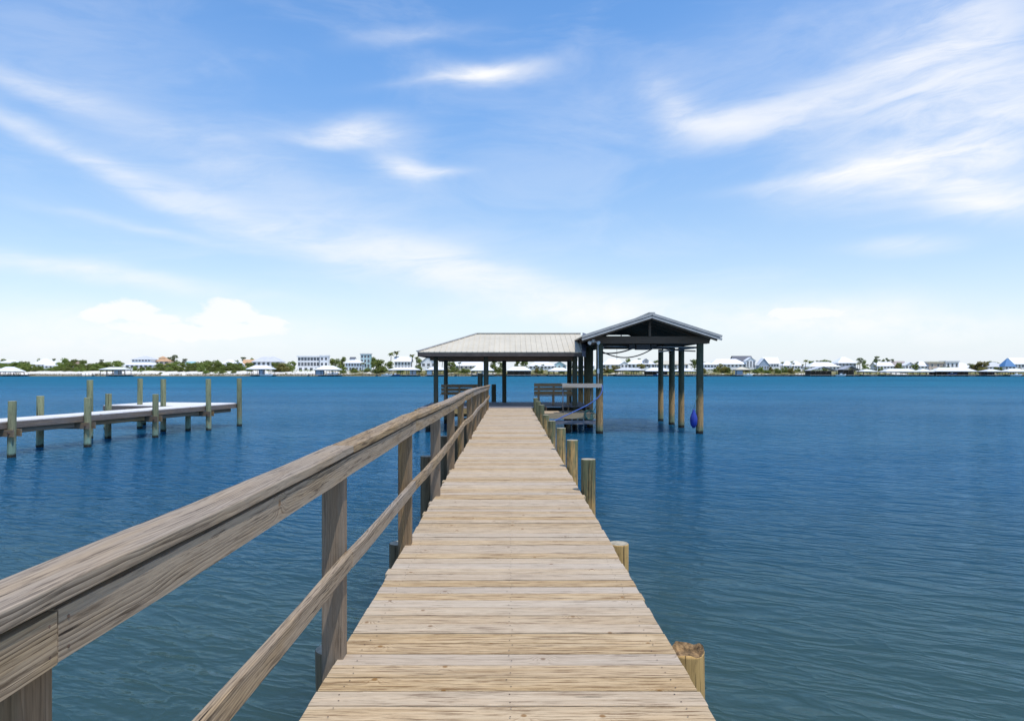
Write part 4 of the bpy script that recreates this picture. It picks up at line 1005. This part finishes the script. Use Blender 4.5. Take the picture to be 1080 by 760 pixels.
for a in [('white motor boat under the small hip-roofed boathouse', 281, 437, 8, 'white', False), ('white motor boat lifted in the boathouse with the grey store room', 351, 443, 7, 'white', True, 1.2),
          ('white motor boat moored left of the wide boathouse by the palms', 408, 436, 7, 'white', True), ('dark blue boat beside the wide boathouse by the palms', 417, 437, 6, 'blue', False),
          ('white boat lifted inside the boathouse behind the middle post', 509, 443, 7, 'white', True, 1.3), ('blue boat beneath the boathouse seen in the shelter', 694, 438, 6.5, 'blue', True),
          ('white boat beside the cream-roofed boathouse', 789, 438, 6, 'white', False), ('white centre-console boat moored right of the black-sided boathouse', 887, 437, 6.5, 'white', True),
          ('dark boat in the widest right boathouse', 1004, 443, 7, 'blue', True, 1.1), ('white motor boat at the rightmost boathouse', 1072, 437, 7, 'white', False)]: boat(*a)
def jetty(label, px, D, L, rail=False):
    X = fx_(px, D); t = thing('jetty', label, 'jetty', (X, D, 0), 'small docks of the far shore')
    bm = BM(); box(bm, X - L / 2, X + L / 2, D, D + 1.6, .95, 1.12); box(bm, X - .8, X + .8, D + 1.61, 455, .95, 1.10); obj('decking', bm, M['dock_gray'], t)
    n = int(L / 2.2)
    for i in range(n + 1):
        x = X - L / 2 + .2 + (L - .4) * i / n
        bm = BM(); tube(bm, [(x, D - .15, -1), (x, D - .15, 2.0)], .15, 8); obj('piling', bm, M['dock_dark'], t)
for a in [('small jetty left of the flat-roofed boathouse', 92, 444, 12), ('jetty under the bright sand left of the white porch house', 22, 444, 10), ('jetty below the flat-roofed balcony house', 322, 444, 10), ('jetty with many pilings below the teal tower house', 395, 442, 16),
          ('jetty under the green slope seen below the pavilion roof', 480, 444, 14), ('jetty below the house with stacked porches', 748, 442, 16), ('jetty below the blue-grey gable house', 810, 445, 18),
          ('jetty below the two overlapping roofs', 838, 444, 14), ('jetty in front of the pale grey roof', 1036, 444, 8), ('jetty between the open dark-posted boathouse and the teal-gabled house', 568, 444, 8)]: jetty(*a)
def seawall(label, p0, p1, h):
    x0, x1 = fx_(p0, 449), fx_(p1, 449); bm = BM()
    box(bm, x0, x1, 449.1, 449.5, -.6, h); box(bm, x0, x1, 449.0, 449.6, h + .003, h + .15)
    for i in range(int((x1 - x0) / 2.4)): x = x0 + .4 + 2.4 * i; tube(bm, [(x, 448.95, -.6), (x, 448.95, h + .4)], .16, 7)
    tag(obj('seawall', bm, M['dock_dark'], loc=((x0 + x1) / 2, 449, 0)), label, 'seawall', 'timber seawalls of the far shore')
seawall('dark timber seawall left of the boat shelter, behind the pavilion', 520, 640, .9)
seawall('long dark timber seawall from the boat shelter to the right frame edge', 641, 1110, .95)
seawall('short timber seawall at the left end of the far shore', -20, 30, .8)

# ---- trees
def leaf_quad(bm, c, nrm, s, rnd):
    a = nrm.orthogonal().normalized(); b = nrm.cross(a).normalized(); th = random.random() * 2 * PI
    e1 = a * math.cos(th) + b * math.sin(th); e2 = nrm.cross(e1)
    s2 = s * random.uniform(.45, .8)
    vs = [bm.verts.new(c + e1 * s), bm.verts.new(c + e2 * s2), bm.verts.new(c - e1 * s), bm.verts.new(c - e2 * s2)]
    f = bm.faces.new(vs); _uvset(bm, f, [(0, 0)] * 4, rnd)
def rand_dir():
    z = random.uniform(-1, 1); a = random.random() * 2 * PI; r = math.sqrt(1 - z * z); return Vector((r * math.cos(a), r * math.sin(a), z))
def clump(bm, c, r, n, s, flat=1.0):
    tone = random.random()
    for _ in range(n):
        d = rand_dir(); p = c + Vector((d.x * r.x, d.y * r.y, d.z * r.z * flat)) * random.uniform(.55, 1.08)
        leaf_quad(bm, p, (d * .6 + rand_dir() * .7 + Vector((0, 0, .35))).normalized(), s * random.uniform(.7, 1.3), (min(1, max(0, tone * .7 + random.random() * .3)), random.random()))
def tree_proto(kind, seed):
    """local coordinates, foot at the origin; ~8 m tall"""
    random.seed(seed); t = thing({'oak': 'broadleaf_tree', 'bush': 'shrub', 'pine': 'pine_tree', 'palm': 'palm_tree'}[kind], '', {'oak': 'tree', 'bush': 'shrub', 'pine': 'tree', 'palm': 'palm'}[kind], (0, 0, 0))
    tr, cr = BM(), BM(); mat = M['leaf']
    if kind == 'oak':
        h = 3.2; tube(tr, [(0, 0, -.5), (.1, 0, 1.2), (.2, .1, h)], [.32, .24, .17], 7)
        for i in range(13):
            a = random.random() * 2 * PI; rr = random.uniform(.5, 3.1); zz = random.uniform(2.6, 7.0) - rr * .45
            c = Vector((math.cos(a) * rr, math.sin(a) * rr * .9, zz)); tube(tr, [(.2, .1, h * .8), Vector((.2, .1, h)).lerp(c, .6), c], [.1, .07, .03], 5)
            s = random.uniform(.9, 1.7); clump(cr, c, Vector((s * 1.15, s, s * .75)), int(70 * s), .34)
    elif kind == 'bush':
        for i in range(15):
            a = random.random() * 2 * PI; rr = random.uniform(.2, 3.6); zz = random.uniform(.5, 3.4) * (1 - rr / 6.5)
            c = Vector((math.cos(a) * rr, math.sin(a) * rr * .6, zz)); tube(tr, [(0, 0, -.4), c * .5 + Vector((0, 0, -.2)), c], [.1, .07, .03], 5)
            s = random.uniform(.8, 1.4); clump(cr, c, Vector((s * 1.2, s, s * .7)), int(62 * s), .30)
    elif kind == 'pine':
        mat = M['leaf_pine']; tube(tr, [(0, 0, -.5), (.15, 0, 4), (.1, .1, 9.2)], [.28, .2, .08], 7)
        for i in range(11):
            a = random.random() * 2 * PI; zz = random.uniform(5.4, 9.6); rr = random.uniform(.3, 2.3) * (1.15 - (zz - 5.4) / 7)
            c = Vector((math.cos(a) * rr, math.sin(a) * rr, zz)); tube(tr, [(.12, .05, zz - .6), c], [.07, .03], 5)
            s = random.uniform(.7, 1.25); clump(cr, c, Vector((s * 1.2, s, s * .55)), int(70 * s), .27)
    else:
        mat = M['leaf_palm']; tube(tr, [(0, 0, -.5), (.15, 0, 2.5), (.45, 0, 5), (.5, 0, 7.2)], [.26, .19, .17, .15], 8)
        for i in range(26):
            a = i * 2.399 + random.uniform(-.2, .2); up = random.uniform(-.35, 1.0); prev = Vector((.5, 0, 7.2)); L = random.uniform(1.7, 2.4); d = Vector((math.cos(a), math.sin(a), up)).normalized()
            rn = (random.random(), random.random()); sidev = d.cross(Vector((0, 0, 1))).normalized()
            for j in range(5):
                nx = prev + d * L / 5; wd = (.13, .36, .42, .32, .12)[j]; wn_ = (.36, .42, .32, .12, .02)[j]
                for s in (-1, 1):
                    f = cr.faces.new([cr.verts.new(q) for q in (prev, prev + sidev * s * wd - Vector((0, 0, wd * .5)), nx + sidev * s * wn_ - Vector((0, 0, wn_ * .5)), nx)]); _uvset(cr, f, [(0, 0)] * 4, rn)
                prev = nx; d = (d + Vector((0, 0, -.28))).normalized()
    obj('trunk', tr, M['bark'], t, local=True); obj('crown', cr, mat, t, local=True)
    return t
PROTO = {k: [tree_proto(k, 11 + 7 * i + len(k)) for i in range(n)] for k, n in (('oak', 4), ('bush', 4), ('pine', 3), ('palm', 2))}
HT = {'oak': 7.6, 'bush': 4.0, 'pine': 10.0, 'palm': 8.6}; WD = {'oak': 8.4, 'bush': 9.0, 'pine': 5.4, 'palm': 4.6}
used_proto = set(); LABELS = {}
ORD = ['', 'second ', 'third ', 'fourth ', 'fifth ', 'sixth ', 'seventh ', 'eighth ', 'ninth ', 'tenth ']
random.seed(5)
OLIVE = {}
TREES = []
def T(kind, px, yt, wpx, D, col=None): TREES.append((kind, px, yt, wpx, D, col))
for a in [('oak', 5, 377.6, 13, 505), ('oak', 41, 376.2, 9, 505), ('pine', 49, 377.8, 7, 508), ('pine', 57.5, 378.0, 5, 508), ('oak', 67, 376.8, 15, 488), ('oak', 80, 377.4, 16, 492), ('oak', 88, 378, 10, 486), ('pine', 106, 377.6, 8, 490), ('oak', 113, 380, 14, 495), ('oak', 124, 379.4, 16, 495),
          ('oak', 97, 382.6, 14, 484), ('bush', 27, 383.6, 20, 466), ('bush', 10, 385, 18, 470), ('bush', 42, 385, 18, 470), ('bush', 58, 385.6, 16, 468), ('bush', 70, 384.6, 16, 470), ('bush', 84, 385, 18, 470), ('bush', 98, 385.6, 16, 470), ('bush', 110, 385.8, 14, 470), ('bush', 122, 385, 14, 470), ('oak', 25, 380, 16, 488),
          ('pine', 184, 373.4, 9, 500), ('pine', 193.5, 376.6, 10, 492), ('pine', 179, 376, 8, 505), ('oak', 168, 382, 12, 482), ('bush', 150, 388.6, 10, 466), ('bush', 172, 385, 16, 470), ('bush', 186, 384.6, 18, 470), ('oak', 187, 380, 14, 484), ('oak', 205, 381.6, 14, 484), ('bush', 202, 385, 16, 470), ('bush', 169.5, 392, 6, 459),
          ('oak', 208, 380.4, 12, 490), ('oak', 218, 378.6, 14, 490), ('oak', 229, 378.4, 12, 488), ('bush', 212, 386, 16, 468), ('bush', 226, 385.4, 18, 468), ('bush', 240, 384.4, 18, 470), ('bush', 252, 386.4, 14, 468), ('pine', 258, 374.6, 10, 505), ('oak', 266, 376.6, 9, 510), ('oak', 250, 378.6, 10, 505), ('oak', 244, 381.6, 12, 480), ('oak', 263, 381.5, 9, 482),
          ('bush', 218, 389.5, 14, 461), ('bush', 234, 389.6, 14, 461), ('bush', 246, 390, 12, 461),
          ('bush', 297, 381.2, 21, 466, 'olive'), ('oak', 308, 379.4, 10, 488), ('bush', 307, 385.6, 10, 470), ('pine', 294, 378.6, 5, 505),
          ('oak', 353, 376.8, 15, 486), ('oak', 361, 375.4, 12, 492), ('bush', 360, 384, 14, 470), ('palm', 357.5, 381, 6, 466), ('bush', 362, 389.4, 14, 461), ('palm', 382, 381, 7, 464), ('bush', 374, 389.6, 12, 463), ('bush', 386, 388, 12, 464), ('oak', 394, 375.2, 10, 500),
          ('oak', 399, 378, 22, 466), ('oak', 411, 380, 14, 470), ('bush', 398, 385.5, 20, 462), ('palm', 411.5, 369.2, 8, 486), ('palm', 417, 367.8, 9, 486), ('palm', 433.5, 371.6, 9, 468), ('palm', 439, 374, 7, 470), ('oak', 442, 376.5, 10, 490), ('bush', 443, 385.5, 8, 464),
          ('palm', 459, 375.6, 8, 466), ('palm', 466, 376.6, 7, 468), ('oak', 476, 380.4, 13, 474), ('bush', 479, 385.6, 14, 464), ('bush', 490, 387.4, 14, 462), ('palm', 484, 380.6, 7, 466), ('oak', 520, 377.2, 13, 474), ('oak', 529, 380, 11, 472), ('bush', 524, 385, 14, 464), ('oak', 545, 379.2, 10, 494), ('oak', 553, 378.6, 11, 492),
          ('palm', 565, 384, 7, 463), ('bush', 570, 387.6, 12, 461), ('bush', 549, 384.6, 10, 474), ('palm', 572, 383, 6, 464), ('oak', 604, 379, 7, 498), ('bush', 630, 386, 8, 464),
          ('bush', 649, 383.6, 13, 464, 'olive'), ('bush', 643, 388.2, 12, 461), ('oak', 663, 376.2, 8, 505), ('oak', 676, 382.4, 12, 468, 'olive'), ('pine', 674, 376.4, 5, 505), ('oak', 693, 378.6, 12, 505), ('oak', 700, 379.6, 9, 503), ('oak', 733, 377.6, 8, 498), ('pine', 729, 379.4, 6, 490),
          ('oak', 742, 380.4, 10, 500), ('bush', 761, 382.6, 20, 464, 'olive'), ('bush', 768, 386, 12, 462), ('bush', 797, 388.2, 14, 461), ('bush', 820, 387.4, 12, 462), ('bush', 834, 386.6, 12, 462, 'olive'), ('palm', 824.5, 380.4, 6, 470), ('palm', 836, 381.4, 6, 468), ('palm', 849, 377.8, 8, 464), ('palm', 846, 383, 5, 463), ('bush', 809, 389.4, 10, 461),
          ('oak', 864, 379, 10, 505), ('oak', 873, 378.6, 11, 505), ('oak', 880, 380.4, 9, 503), ('pine', 907, 376.6, 9, 488), ('palm', 904, 382, 7, 468), ('palm', 914, 383, 6, 466), ('pine', 924, 373.6, 11, 466), ('oak', 870, 378.4, 12, 503), ('oak', 856, 379.4, 9, 503), ('oak', 912, 379, 8, 498), ('oak', 948, 381.4, 8, 470), ('oak', 836, 379.6, 7, 500), ('oak', 772, 380, 8, 505), ('oak', 1050, 381, 10, 498), ('oak', 931.5, 378, 8, 498), ('pine', 936, 376.8, 5, 495), ('pine', 941.5, 377, 7, 492), ('palm', 922, 384.4, 6, 463), ('bush', 914, 388, 8, 462), ('bush', 947, 383.4, 8, 464, 'olive'), ('oak', 965, 383.2, 8, 474),
          ('pine', 967, 381, 5, 480), ('bush', 994, 385.4, 9, 463), ('bush', 984, 388.2, 8, 461), ('oak', 1036, 380, 17, 464, 'olive'), ('oak', 1030, 383.2, 13, 466, 'olive'), ('oak', 1045, 379.4, 11, 498), ('oak', 1024, 382, 10, 480), ('bush', 1036, 386.6, 16, 460, 'olive'), ('bush', 1055, 386, 6, 464), ('bush', 1067, 388.6, 9, 461),
          ('oak', -14, 377, 14, 490), ('bush', -10, 384, 18, 470), ('oak', 1098, 379, 13, 480), ('oak', 1112, 380, 12, 485)]: T(*a)
for px in range(-18, 336, 7):
    if 306 < px < 360 or 268 < px < 288: continue
    TREES.append(('bush', px + random.uniform(-2, 2), random.uniform(383.6, 386.6), random.uniform(11, 16), random.uniform(465, 474), None))
    if not (128 < px < 166 or 34 < px < 60): TREES.append(('oak', px + random.uniform(-2, 2), random.uniform(380.4, 383.4), random.uniform(12, 16), random.uniform(476, 484), None))
for px in (372, 388, 404, 422, 438, 452, 470, 500, 512, 540, 556, 566, 592, 612, 640, 668, 690, 712, 744, 756, 786, 802, 812, 828, 842, 852, 868, 886, 900, 918, 930, 952, 976, 1000, 1016, 1050, 1078):
    TREES.append(('bush', px + random.uniform(-2, 2), random.uniform(385, 387.8), random.uniform(7, 12), random.uniform(461, 466), random.choice((None, None, 'olive'))))
def nearest_mark(px):
    return sorted(MARK, key=lambda q: abs(q[0] - px))
NAMES = {'oak': 'leafy tree', 'bush': 'rounded shrub', 'pine': 'thin dark pine', 'palm': 'fan palm'}
def tree_label(kind, px, yt, wpx, col):
    big = {'oak': ('small', 'broad'), 'bush': ('low', 'large'), 'pine': ('short', 'tall'), 'palm': ('short', 'tall')}[kind][0 if (wpx < 12 if kind in ('oak', 'bush') else yt > 376.7) else 1]
    tone = {'olive': 'olive ', None: ''}[col]
    for k in range(4):
        mk = nearest_mark(px)[k]; d = px - mk[0]
        rel = 'right of' if d > 4 else ('left of' if d < -4 else ('behind' if kind in ('oak', 'pine') else 'in front of'))
        lab = f"{big} {tone}{NAMES[kind]} just {rel} the {mk[1]}"
        if lab not in LABELS: break
    else:
        a, b = sorted(nearest_mark(px)[:2]); lab = f"{big} {tone}{NAMES[kind]} between the {a[1]} and the {b[1]}"
    LABELS[lab] = LABELS.get(lab, 0) + 1
    return lab
for (kind, px, yt, wpx, D, col) in TREES:
    i = random.randrange(len(PROTO[kind])); pr = PROTO[kind][i]
    key = (kind, i)
    if key in used_proto: t = copy_tree(pr)
    else: t = pr; used_proto.add(key)
    zt, zg = fz_(yt, D), ground_z(D) - .15
    t.location = (fx_(px, D), D, zg); t.rotation_euler = (0, 0, 0 if kind == 'palm' else random.random() * 6.28)
    sz = max(.35, (zt - zg) / HT[kind]); sx = max(.5 * sz, wpx * D / 720.0 / WD[kind])
    if kind in ('palm', 'pine'): sx = min(max(sx, .8 * sz), 1.6 * sz)
    t.scale = (sx, sx, sz)
    t['label'] = tree_label(kind, px, yt, wpx, col); t['group'] = {'oak': 'trees on the far shore', 'bush': 'shrubs on the far shore', 'pine': 'pines on the far shore', 'palm': 'palms on the far shore'}[kind]
    if col == 'olive':
        for ch in t.children:
            if ch.name.startswith('crown'):
                if col not in OLIVE.setdefault(ch.data.name, {}):
                    me = ch.data.copy(); me.materials[0] = M['leaf_olive']; OLIVE[ch.data.name][col] = me
                ch.data = OLIVE[ch.data.name][col]
for k, lst in PROTO.items():
    for i, pr in enumerate(lst):
        if (k, i) not in used_proto:
            for ch in list(pr.children): bpy.data.objects.remove(ch)
            bpy.data.objects.remove(pr)

# ---- ground cover of the far bank
def scrub():
    random.seed(21); bm = BM()
    for _ in range(1500):
        px = random.uniform(-60, 1140); D = random.uniform(458, 500)
        k = mnoise.noise(Vector((px * .045, D * .05, 0)))
        if D < 464 and k < (0.12 if px < 330 else 0.0): continue
        X = fx_(px, D); c = Vector((X, D, ground_z(D) + .35)); s = random.uniform(.5, 1.1)
        clump(bm, c, Vector((s * 1.6, s, s * .7)), 16, .32)
    tag(obj('scrub', bm, M['leaf']), 'low green scrub covering the bank of the far shore', 'scrub', kind='stuff')
    bm = BM()
    for _ in range(16000):
        px = random.uniform(-60, 760 if random.random() < .8 else 1140); D = random.uniform(450.4, 457.5)
        if mnoise.noise(Vector((px * .06, 3, 0))) < -.25: continue
        X = fx_(px, D); z = ground_z(D); h = random.uniform(.4, 1.0); a = random.uniform(-.25, .25); wd = .09; r = (random.random(), 0)
        f = bm.faces.new([bm.verts.new(p) for p in ((X - wd, D, z - .1), (X + wd, D, z - .1), (X + a + wd * .3, D + random.uniform(-.2, .2), z + h))]); _uvset(bm, f, [(0, 0)] * 3, r)
    tag(obj('marsh_grass', bm, M['reed']), 'tan marsh grass along the water line of the far shore', 'marsh grass', kind='stuff')
scrub()
